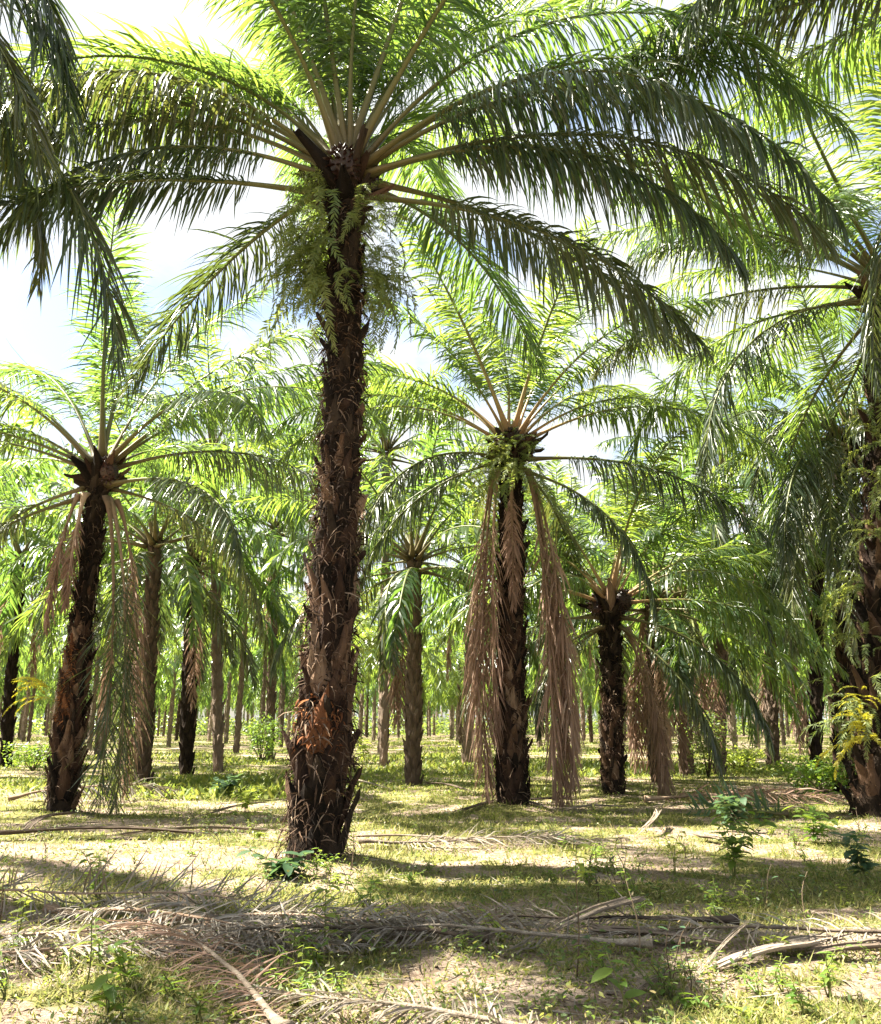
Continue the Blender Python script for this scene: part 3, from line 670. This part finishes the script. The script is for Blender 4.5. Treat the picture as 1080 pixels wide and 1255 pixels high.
for k in range(34):
    q = rr_.uniform(.80, .98); a = [rr_.uniform(150, 235), rr_.uniform(150, 215), rr_.uniform(-50, 40), rr_.uniform(150, 225), rr_.uniform(230, 400)][k % 5]
    c = [np.interp(q, cs, cP[:, e]) for e in range(3)]; b = HERO['centre']['base']; r0 = .30
    fern((b.x+c[0]+r0*math.cos(R(a)), b.y+c[1]+r0*math.sin(R(a)), b.z+c[2]), a, 8, FERN,
         'pale green fern hanging on the tall centre trunk just below its crown', 'ferns under the crown of the tall centre palm', .84, 75, seed=k)
for k in range(10):
    q = rr_.uniform(.88, .99); a = rr_.uniform(170, 370)
    c = [np.interp(q, ss_, sP[:, e]) for e in range(3)]; b = HERO['second']['base']; r0 = .34
    fern((b.x+c[0]+r0*math.cos(R(a)), b.y+c[1]+r0*math.sin(R(a)), b.z+c[2]), a, 8, FERN,
         'pale green fern under the crown of the palm hung with brown fronds', 'ferns under the crown of the brown hung palm', .95, 60, seed=40+k)
for k, (px, py, n) in enumerate([(1060, 852, 7), (1054, 880, 8), (1066, 898, 13)]):
    b = W(px, py, HERO['right']['base'].y-.5)
    fern(b, 215, n, FERNY, ['small yellow fern on the trunk at the right edge, topmost of three', 'yellow fern in the middle of three on the trunk at the right edge', 'bright yellow fern lowest and largest on the trunk at the right edge'][k], None, [.55, .65, 1.05][k], 70, seed=60+k)
for k in range(12):
    h = HERO['drooped']; q = rr_.uniform(.12, .9); a = rr_.uniform(160, 320); p = h['base'].lerp(h['top'], q)
    fern((p.x+.26*math.cos(R(a)), p.y+.26*math.sin(R(a)), p.z), a, 8, FERN, 'grey green fern on the trunk of the drooping right palm', 'ferns along the trunk of the drooping right palm', .8, 70, seed=110+k)
b = W(62, 850, HERO['left']['base'].y-.2)
fern(b, 190, 7, FERNY, 'yellow green fern on the left side of the rusty left trunk', None, 1.0, 50, seed=70)
for k in range(26):
    h = HERO['right']; q = rr_.uniform(.15, .97); a = rr_.uniform(150, 330); p = h['base'].lerp(h['top'], q)
    fern((p.x+.35*math.cos(R(a)), p.y+.35*math.sin(R(a)), p.z), a, 9, FERN, 'grey green fern hanging on the tall trunk at the right edge', 'ferns along the trunk at the right edge', .95, 70, seed=80+k)

# ------------------------------------------------------------------ ground vegetation and litter (uncountable)
def scatter(n, y0, y1, gamma=1.0, half=.60, pad=1.5):
    u = rng.random(n); y = y0*(y1/y0)**(u**gamma); x = (rng.random(n)*2-1)*(half*y+pad); return x, y
trunks2d = np.array([[b.x, b.y] for b in taken])
def blades(x, y, ln, w, lean, lift, mat, name, seed, nseg=2, hang=.6):
    r = np.random.default_rng(seed); n = len(x); g = Geo()
    P = np.stack([x, y, height(x, y)-.01], -1); a = r.random(n)*2*np.pi
    B = np.stack([np.cos(a), np.sin(a), 0*a], -1); T = np.stack([-np.sin(a), np.cos(a), 0*a], -1); N = np.tile(UP, (n, 1))
    leaflets(g, P, T, N, B, np.ones(n), ln, np.zeros(n), lift, np.full(n, hang)*r.random(n), w, r.normal(0, .3, n), nseg, False, None, r.normal(0, .25, (n, 3)))
    return g.mesh(name, mat)
x, y = scatter(260000, 4.3, 36); k = rng.random(len(x)) < (.16+.84*grassmask(x, y)); x, y = x[k], y[k]
ln = (.03+.09*rng.random(len(x))**1.5)*(1+.5*(vnoise(x*1.3, y*1.3, 5) > .62)); w = .004+.0008*y+.002*rng.random(len(x))
tag(link('grass', blades(x, y, ln, w, 0, .5+1.6*rng.random(len(x)), M_GRASS, 'grass', 1)), 'short thin yellow green grass on the plantation floor', 'grass', kind='stuff')
x, y = scatter(120000, 4.3, 42); k = rng.random(len(x)) < (.1+.9*np.clip((fbm(x*.6, y*.9, 77, 3)-.45)/.12, 0, 1)); x, y = x[k], y[k]
ln = .02+.035*rng.random(len(x))+.0008*y; 
tag(link('ground_cover', blades(x, y, ln, ln*.7, 0, .1+.8*rng.random(len(x)), M_COVER, 'ground_cover', 2)), 'tiny leaved creeping ground cover on bare soil', 'ground cover', kind='stuff')
x, y = scatter(90000, 4.3, 26); k = rng.random(len(x)) < (.3+.7*(1-grassmask(x, y)))*(.25+1.2*np.clip((fbm(x*.8, y*1.1, 91, 3)-.4)/.2, 0, 1)); x, y = x[k], y[k]
for b in HERO.values():       # crumbled bark and litter piled round the feet of the near palms
    aa = rng.random(1500)*6.283; q_ = .3+.75*rng.random(1500)**1.6; x = np.concatenate([x, b['base'].x+q_*np.cos(aa)]); y = np.concatenate([y, b['base'].y+q_*np.sin(aa)])
ln = .025+.07*rng.random(len(x))**2
tag(link('leaf_litter', blades(x, y, ln, ln*(.2+.4*rng.random(len(x))), 0, -.02+.35*rng.random(len(x)), M_LITTER, 'leaf_litter', 3, 2, .3)), 'dry brown leaf litter and crumbs on the ground', 'leaf litter', kind='stuff')
x, y = scatter(70000, 4.3, 30); k = rng.random(len(x)) < .15+.85*np.clip((fbm(x*.7+9, y*1.0, 131, 3)-.42)/.14, 0, 1); x, y = x[k], y[k]; ln = .04+.14*rng.random(len(x))**1.5
tag(link('dry_straw', blades(x, y, ln, .003+.0006*y+.003*rng.random(len(x)), 0, .0+.5*rng.random(len(x))**2, M_STRAW, 'dry_straw', 8, 2, .3)), 'pale dry straw and crumbled leaflets lying in patches', 'straw', kind='stuff')
x, y = scatter(7000, 4.4, 24); ln = .12+.40*rng.random(len(x))
tag(link('dry_leaflets', blades(x, y, ln, .006+.012*rng.random(len(x)), 0, .02+.12*rng.random(len(x))**2, M_FALLEN, 'dry_leaflets', 4, 3, .1)), 'loose grey dry palm leaflets and twigs strewn on the ground', 'dry leaflets', kind='stuff')
n = 8000; x, y = scatter(n, 4.4, 34, .85); k = rng.random(n) < (.05+.95*np.clip((fbm(x*.38+3, y*.55, 171, 3)-.47)/.12, 0, 1))*(1-.8*heap(x, y)); x, y = x[k], y[k]; n = len(x)
m_ = 13; hh = .06+.22*rng.random(n)**2; u = rng.random((n, m_)); ox = rng.normal(0, 1, (n, m_))*hh[:, None]*.38; oy = rng.normal(0, 1, (n, m_))*hh[:, None]*.38
P = np.stack([(x[:, None]+ox).ravel(), (y[:, None]+oy).ravel(), (height(x, y)[:, None]+hh[:, None]*u).ravel()], -1); N_ = len(P); a = rng.random(N_)*6.283
g = Geo(); ln = .018+.036*rng.random(N_)**1.5
leaflets(g, P, np.stack([-np.sin(a), np.cos(a), 0*a], -1), np.tile(UP, (N_, 1)), np.stack([np.cos(a), np.sin(a), 0*a], -1), np.ones(N_), ln, np.zeros(N_), rng.normal(.25, .5, N_), .5*rng.random(N_), ln*(.25+.3*rng.random(N_)), rng.normal(0, .5, N_), 2, False)
tag(link('low_weeds', g.mesh('low_weeds', M_HERB)), 'ragged patches of low mixed weeds on the plantation floor', 'weeds', kind='stuff')
# herbs of the lit band farther back
x, y = scatter(170000, 20, 130, .8, .6, 3); m = fbm(x*.22, y*.22, 55, 3); k = m > .44; x, y, m = x[k], y[k], m[k]
ln = (.05+.10*rng.random(len(x)))*(1+2.2*np.clip(m-.5, 0, 1)*3)
g_ = blades(x, y, ln, ln*.26, 0, .6+1.4*rng.random(len(x)), M_COVER, 'undergrowth', 6)
tag(link('undergrowth', g_), 'bright yellow green low herbs growing between the far trunks', 'undergrowth', kind='stuff')

x, y = scatter(60000, 150, 300, 1, .6, 5); n = len(x); a = rng.random(n)*6.283; gb = Geo(); ln = .35+.5*rng.random(n)
leaflets(gb, np.stack([x, y, rng.random(n)**1.4*(1.5+3.2*fbm(x*.06, y*.06, 15, 3))], -1), np.stack([-np.sin(a), np.cos(a), 0*a], -1), np.tile(UP, (n, 1)), np.stack([np.cos(a), np.sin(a), 0*a], -1), np.ones(n), ln, np.zeros(n), rng.normal(.4, .5, n), .5*rng.random(n), ln*.5, rng.normal(0, .5, n), 2, False)
tag(link('distant_thicket', gb.mesh('distant_thicket', M_LEAF)), 'dark green thicket closing the view beyond the farthest trunks', 'thicket', kind='stuff')
# ------------------------------------------------------------------ fallen fronds and stalks
def fallen(name, label, loc, az, L, elev, bend, n, ll, w, mat, smat, seed, sweep=0., hang=.5, plume=.5, thick=1.2, pet=.2, gaps=.12, kind_cat='fallen frond', up=0.0):
    z = hz(loc.x, loc.y)
    gl, gs = frond_geo(L, elev, bend, n, ll, w, hang, seed, sweep, pet, 3, True, plume, zmin=.015, thick=thick, gaps=gaps, jit=1.5, power=1.0)
    ca, sa = math.cos(R(az)), math.sin(R(az))
    for gg in (gl, gs):       # lie on the uneven soil
        for V in gg.V: V[:, 2] += height(loc.x+V[:, 0]*ca-V[:, 1]*sa, loc.y+V[:, 0]*sa+V[:, 1]*ca)-z+.045
    o = thing(name, label, kind_cat, (loc.x, loc.y, z), None, (0, 0, R(az)))
    lf = link('leaflet_blade', gl.mesh('leaflet_blade', mat), o); link('stalk', gs.mesh('stalk', smat, True, 'along'), o)
    return o
fallen('fallen_frond', 'grey fallen frond at the left with stiff leaflets standing up behind its stalk', G(-330, 1112), -3, 6.0, 6, 12, 190, .50, .016, M_FALLEN, M_STALK_DEAD, 1, -6, .12, .9, .55, .02)
fallen('fallen_frond', 'matted grey fallen frond along the left front, heaped with pale leaflets', G(-420, 1165), 1, 5.6, 4, 9, 300, .5, .019, M_FALLEN, M_STALK_DEAD, 2, 8, .5, .35, .55, .02)
fallen('fallen_frond', 'lowest matted grey frond at the left edge in front of the heap', G(-300, 1195), 8, 3.6, 5, 12, 170, .5, .016, M_FALLEN, M_STALK_DEAD, 12, 8, .5, .4, .55, .02)
fallen('fallen_frond', 'grey frond lying slantwise across the left heap', G(60, 1120), -32, 3.2, 8, 15, 170, .44, .016, M_FALLEN, M_STALK_DEAD, 22, 14, .45, .45, .6, .03)
fallen('fallen_frond', 'grey frond filling the gap between the left heap and the middle hollow', G(250, 1150), 2, 2.6, 7, 14, 170, .42, .016, M_FALLEN, M_STALK_DEAD, 23, 6, .5, .5, .6, .03)
fallen('fallen_frond', 'tan fallen frond whose long bare stalk points down towards the bottom edge', G(350, 1275), 118, 3.0, 10, 18, 110, .42, .012, M_DEAD, M_WOOD, 3, 30, .4, .35, .5, .05)
fallen('fallen_frond', 'sun bleached white frond lying at the bottom edge of the photo', G(735, 1285), 164, 2.3, 9, 16, 170, .32, .012, M_FALLEN, M_WOOD, 4, -12, .4, .35, .5, .03)
fallen('fallen_frond', 'fallen frond with curved pale leaflets over a dark hollow in the middle', G(600, 1166), 176, 2.2, 12, 20, 110, .42, .013, M_FALLEN, M_WOOD_DARK, 5, 6, .6, .5, .6, .03)
fallen('fallen_frond', 'fallen frond with thick pale stalk lying right of the middle', G(800, 1172), 173, 2.6, 8, 14, 80, .42, .013, M_FALLEN, M_WOOD, 6, -5, .25, .7, .62, .10)
fallen('fallen_frond', 'grey fallen frond under the bleached stalks at the lower right', G(1250, 1158), 179, 3.4, 6, 12, 120, .42, .013, M_FALLEN, M_WOOD_DARK, 14, 5, .4, .5, .6, .03)
fallen('fallen_frond', 'grey fallen frond behind the pale stalks right of the middle', G(905, 1140), 176, 2.6, 6, 12, 110, .40, .013, M_FALLEN, M_WOOD_DARK, 15, 5, .4, .5, .6, .03)
fallen('fallen_frond', 'flat grey frond lying in the middle distance right of the centre trunk', G(440, 1040), -2, 3.6, 6, 12, 110, .5, .016, M_FALLEN, M_WOOD, 16, 5, .4, .4, .6, .05)
fallen('fallen_frond', 'grey fallen frond crossing the heap left of the middle', G(180, 1138), -10, 2.6, 10, 20, 150, .45, .014, M_FALLEN, M_STALK_DEAD, 7, 6, .4, .5, .55, .03)
fallen('fallen_frond', 'brown fallen frond beside the foot of the rusty left palm', G(10, 985), 20, 3.4, 18, 30, 70, .8, .04, M_FALLEN, M_STALK_DEAD, 8, 0, .6, .5, 1, .1)
fallen('fallen_frond', 'brown fallen frond lying by the foot of the short palm', G(790, 985), 0, 4.4, 8, 14, 70, .8, .04, M_DEAD, M_STALK_DEAD, 9, -8, .6, .5, 1, .1)
fallen('cut_frond', 'dark green cut frond with stiff spiky leaflets standing upright in the grass', G(965, 1003), 176, 1.7, 14, 22, 34, .70, .055, M_WEED_DARK, M_STALK, 10, 0, .08, 1.6, 1, .03, kind_cat='cut frond')

def stalk_piece(name, label, a, b, wa, wb, mat, z0=.03, z1=.05, cat='frond stalk', thick=.45, seed=0):
    """bare frond stalk: channelled, flattened, split at the wide end; from ground point a (wide) to b"""
    a = Vector((a.x, a.y, hz(a.x, a.y)+z0)); b = Vector((b.x, b.y, hz(b.x, b.y)+z1)); r = np.random.default_rng(seed)
    d = b-a; L = d.length; n = 12; g = Geo(); ns = 6; q = np.linspace(0, 1, n); bow = r.normal(0, .05)*L
    for e in range(ns):       # a channelled stalk weathered into long fibrous strips
        u = (e+.5)/ns*2-1; q0 = r.uniform(0, .06) if r.random() < .7 else r.uniform(.05, .22); q1 = 1-(r.uniform(0, .08) if r.random() < .7 else r.uniform(.05, .3))
        t = q0+(q1-q0)*q; w = wa+(wb-wa)*t**.7
        X_ = u*w+bow*np.sin(np.pi*t)+np.cumsum(r.normal(0, .0025, n)); Z_ = thick*w*(.9*u*u-.35)+.12*L*np.sin(np.pi*t)*.25+np.cumsum(r.normal(0, .002, n))
        sp = r.normal(0, .03)*np.maximum(0, (.16-t)/.16); rad = w/ns*1.35*np.interp(q, [0, .06, .9, 1], [.35, 1, 1, .2])
        tube(g, np.stack([X_+sp, L*t, Z_+abs(sp)], -1), rad, 5, None, .75)
    o = link(name, g.mesh(name, mat, False), None, a, d.to_track_quat('Y', 'Z').to_euler()); return tag(o, label, cat)
stalk_piece('frond_stalk', 'pale split frond stalk propped at a slant in the right of the middle', G(792, 1135), G(672, 1146), .085, .05, M_WOOD, .24, .04, seed=1)
stalk_piece('frond_stalk', 'broad bleached frond stalk with wide end lying on bare soil', G(1010, 1166), G(868, 1190), .085, .05, M_WOOD, .09, .03, seed=2)
stalk_piece('frond_stalk', 'second bleached stalk tucked behind the broad one at lower right', G(1035, 1160), G(930, 1176), .065, .04, M_WOOD, .08, .04, seed=3)
stalk_piece('frond_stalk', 'dark rotting stalk end at the lower right edge', G(1120, 1164), G(985, 1174), .08, .05, M_WOOD_DARK, .08, .04, seed=4)
stalk_piece('frond_stalk', 'long dark frond stalk lying across the left behind the grey fronds', G(-30, 1035), G(268, 1030), .10, .05, M_WOOD_DARK, .08, .06, seed=5)
stalk_piece('frond_stalk', 'thin pale stalk lying between the left palm and the centre palm', G(330, 1022), G(120, 1033), .06, .03, M_WOOD, .06, .05, seed=6)
stalk_piece('frond_stalk', 'long pale frond stalk lying right of the centre trunk', G(430, 1030), G(610, 1042), .08, .03, M_WOOD, .06, .05, seed=7)
stalk_piece('frond_stalk', 'dark stalk under the heap in the middle distance left', G(30, 1030), G(100, 1010), .09, .06, M_WOOD_DARK, .1, .2, seed=8)
stalk_piece('frond_stalk', 'short dark log in the grass right of the middle', G(855, 1033), G(900, 1042), .07, .05, M_WOOD_DARK, .06, .05, seed=9)
stalk_piece('frond_stalk', 'pale broken stalk lifting its end in the grass right of the brown hung palm', G(808, 1015), G(775, 1030), .06, .035, M_WOOD, .25, .05, seed=10)
stalk_piece('frond_stalk', 'flat dark stalk lying behind the propped pale one', G(720, 1150), G(900, 1166), .09, .05, M_WOOD_DARK, .06, .06, seed=11)
stalk_piece('frond_stalk', 'thin yellow stick leaning over bare soil at lower right', G(925, 1165), G(830, 1222), .011, .007, M_WOOD, .22, .02, thick=.9, seed=12)
stalk_piece('frond_stalk', 'dark twisted stick on bare soil at lower middle right', G(880, 1192), G(770, 1222), .04, .02, M_WOOD_DARK, .05, .03, seed=13)
for k, (p, q) in enumerate([((600, 985), (690, 1000)), ((640, 990), (720, 985)), ((690, 998), (770, 992)), ((250, 1000), (330, 985)), ((420, 960), (480, 972)), ((520, 965), (580, 975)), ((900, 1000), (1000, 995)), ((560, 1000), (610, 985))]):
    tag(stalk_piece('dead_stalk', '', G(*p), G(*q), .07, .03, M_WOOD_DARK if k % 2 else M_WOOD, .06, .05, seed=20+k), 'old frond stalk lying on the ground near the feet of the palms', 'frond stalk', 'old stalks strewn between the palms')

# ------------------------------------------------------------------ weeds and saplings
def leaf_mesh(mat, L=1.0, W_=.42, seed=0):
    g = Geo(); s = [0, .25, .55, .8, 1]; w = [.12, .85, 1, .6, 0]; V = []
    for a, b in zip(s, w):
        z = -.25*a*a; V += [(L*a, -W_*.5*b, z+.05*b), (L*a, 0, z-.02), (L*a, W_*.5*b, z+.05*b)]
    Q = [(3*k+q, 3*k+q+1, 3*k+4+q, 3*k+3+q) for k in range(4) for q in range(2)]
    g.add(V, Q); return g.mesh('leaf', mat)
LEAVES = {'green': leaf_mesh(M_WEED), 'pale': leaf_mesh(M_WEED_PALE, 1, .38), 'dark': leaf_mesh(M_WEED_DARK, 1, .5), 'narrow': leaf_mesh(M_WEED, 1, .22)}
def weed(label, loc, h, nl, ll, kind, seed, stems=1, name='weed', cat='weed', lean=.15, smat=None, group=None, low=.25, thick=.006):
    z = hz(loc.x, loc.y); o = thing(name, label, cat, (loc.x, loc.y, z-.01), group); r = random.Random(seed)
    for q in range(stems):
        a = r.uniform(0, 6.28); sp = lean*h*(1 if stems == 1 else r.uniform(.5, 2.2)); hh = h*r.uniform(.7, 1.05) if q else h
        pts = np.array([[sp*math.cos(a)*t*t+.02*math.sin(5*t+q), sp*math.sin(a)*t*t, hh*t] for t in np.linspace(0, 1, 7)])
        g = Geo(); tube(g, pts, np.linspace(thick, thick*.4, 7), 5); link('stem', g.mesh('stem', smat or M_STEM), o)
        for k in range(nl):
            t = low+(1-low)*(k+.6)/nl; p = [np.interp(t, np.linspace(0, 1, 7), pts[:, e]) for e in range(3)]; s = ll*r.uniform(.65, 1.15)
            link('leaf', LEAVES[kind], o, p, (r.uniform(-.4, .4), r.uniform(-.55, .25), k*2.4+r.uniform(-.5, .5)+q), (s, s, s))
    return o
weed('bright yellow green sapling standing upright in front of the centre trunk', G(393, 1168), .50, 14, .13, 'pale', 1, low=.3)
weed('small fresh green seedling just left of the bright sapling', G(357, 1172), .30, 8, .12, 'pale', 2)
weed('thin weed with fresh green leaves in front of the matted fronds', G(103, 1215), .52, 11, .12, 'pale', 3, low=.3)
weed('broad leaved green weed at the lower left between the fronds', G(128, 1245), .30, 9, .16, 'green', 4, 2)
weed('leafy green weed just right of the lower left fronds', G(150, 1205), .26, 9, .12, 'green', 5, 2)
weed('tall thin dark stemmed weed with pale drooping leaf right of the middle', G(707, 1195), .85, 6, .13, 'pale', 6, low=.75, smat=M_STEM_DRY)
weed('slender dry stemmed weed beside the pale thick stalk', G(783, 1175), .60, 5, .08, 'green', 7, smat=M_STEM_DRY, low=.5)
weed('dark green bushy weed in the grass at the right', G(900, 1075), .75, 20, .16, 'green', 8, 5, lean=.3)
weed('low dark weed at the right edge', G(1060, 1085), .5, 14, .16, 'dark', 9, 4, lean=.3)
weed('dark leafy weed below the spiky cut frond', G(905, 1022), .55, 16, .22, 'dark', 10, 5, lean=.4)
weed('weed with one yellow leaf standing between the dark bushy weed and the middle', G(826, 1072), .6, 9, .14, 'pale', 11, 2)
weed('blue green broad leaved plant spreading at the foot of the centre trunk', G(345, 1078), .30, 14, .24, 'dark', 12, 4, lean=.8, low=.1)
weed('green weed climbing the grey fallen frond at the left', G(120, 1105), .50, 16, .10, 'green', 13, 4, lean=.4)
weed('thin green weed at the left edge in front of the grey frond', G(18, 1150), .42, 10, .11, 'pale', 14, 2)
weed('green weed left of the bright sapling, in front of the centre trunk', G(450, 1120), .34, 12, .10, 'green', 15, 3, lean=.4)
weed('broad dark leaf standing alone before the pale thick stalk', G(730, 1185), .22, 2, .14, 'dark', 16)
weed('green weed with hanging leaves at the bottom edge right of the middle', G(762, 1238), .36, 7, .15, 'green', 17)
weed('dark clump of leaves on the ground left of the centre trunk', G(275, 975), .45, 14, .28, 'dark', 18, 4, lean=.7)
weed('bright pale leaved plant behind the centre trunk on its right', G(446, 935), 1.1, 14, .42, 'pale', 19, 3, lean=.3)
weed('yellow green weed left of the centre trunk', G(300, 995), .5, 14, .2, 'pale', 20, 4, lean=.4)
weed('dark weed patch among grass right of the cut frond', G(1000, 1040), .5, 14, .18, 'green', 21, 5, lean=.5)
weed('red leaved seedling left of the foot of the centre trunk', G(326, 1012), .32, 7, .12, 'dark', 22)
rs = random.Random(31)
qx, qy = 120, 1190
for k in range(170):       # small seedlings and dry stems scattered over the floor
    px, py = rs.uniform(-20, 1100), rs.uniform(985, 1245)
    if 330 < px < 450 and py < 1090: continue
    kd = rs.choice(['pale', 'green', 'narrow', 'narrow', 'dry'])
    if k > 90: px, py = qx+rs.gauss(0, 26), min(1250, qy+rs.gauss(0, 12))
    if k >= 90 and k % 9 == 0: qx, qy = rs.uniform(-20, 1100), rs.uniform(1000, 1235)
    if kd == 'dry':
        weed('leafless dry brown stem standing in the thin grass', G(px, py), rs.uniform(.2, .5), 2, .06, 'dark', 200+k, 2, 'dry_weed', 'weed', .3, M_STEM_DRY, 'dry stems standing in the grass', .5, .005)
    else:
        weed({'pale': 'small pale yellow green seedling sprouting from the plantation floor', 'green': 'small mid green broad leaved seedling on the plantation floor', 'narrow': 'small green seedling with narrow leaves on the plantation floor'}[kd], G(px, py), rs.uniform(.08, .30), rs.randint(6, 13), rs.uniform(.035, .085), kd, 200+k, rs.randint(1, 4), 'seedling', 'seedling', .4, None, {'pale': 'pale seedlings', 'green': 'broad leaved seedlings', 'narrow': 'narrow leaved seedlings'}[kd]+' on the plantation floor')
# shrubs between the far trunks
def shrub(label, loc, h, w, n, mat, seed, group=None):
    r = np.random.default_rng(seed); o = thing('shrub', label, 'shrub', (loc.x, loc.y, hz(loc.x, loc.y)-.02), group)
    d = r.normal(0, 1, (n, 3)); d /= np.linalg.norm(d, axis=1)[:, None]; q = r.random(n)**.4
    lump = 1+.3*np.sin(3*d[:, 0]+seed)+.25*np.sin(4*d[:, 2]+2*d[:, 1])
    P = np.stack([d[:, 0]*w*.5*q*lump, d[:, 1]*w*.5*q*lump, h*.55+d[:, 2]*h*.48*q*lump], -1); P[:, 2] = np.maximum(P[:, 2], .05)
    g = Geo(); a = r.random(n)*6.283; B = np.stack([np.cos(a), np.sin(a), 0*a], -1); T = np.stack([-np.sin(a), np.cos(a), 0*a], -1)
    ln = .08+.09*r.random(n)
    leaflets(g, P, T, np.tile(UP, (n, 1)), B, np.ones(n), ln, np.zeros(n), r.normal(.3, .5, n), .4*r.random(n), ln*.42, r.normal(0, .5, n), 2, False)
    link('foliage', g.mesh('foliage', mat), o)
    gs = Geo()
    for k in range(7):
        e = np.array([r.normal(0, w*.22), r.normal(0, w*.22), h*.8]); tube(gs, np.array([[0, 0, 0], e*.5+r.normal(0, .06, 3), e]), [.03, .018, .006], 5)
    link('branch', gs.mesh('branch', M_STEM_DRY), o)
shrub('round mid green shrub left of the centre trunk', G(320, 935), 2.0, 1.9, 1500, M_WEED, 1)
shrub('leafy yellow green shrub in front of the pale trunk at the right', G(905, 946), .9, 2.2, 1300, M_WEED_PALE, 2)
shrub('low leafy shrub at the foot of the drooping right palm', G(1010, 975), .8, 2.0, 1300, M_WEED, 3)
shrub('brownish green shrub beside the pale withered skirt', G(868, 955), 2.2, 1.5, 1100, M_FERN, 4)
shrub('low shrub behind the foot of the rusty left palm', G(40, 945), 1.1, 2.2, 1100, M_WEED, 5)
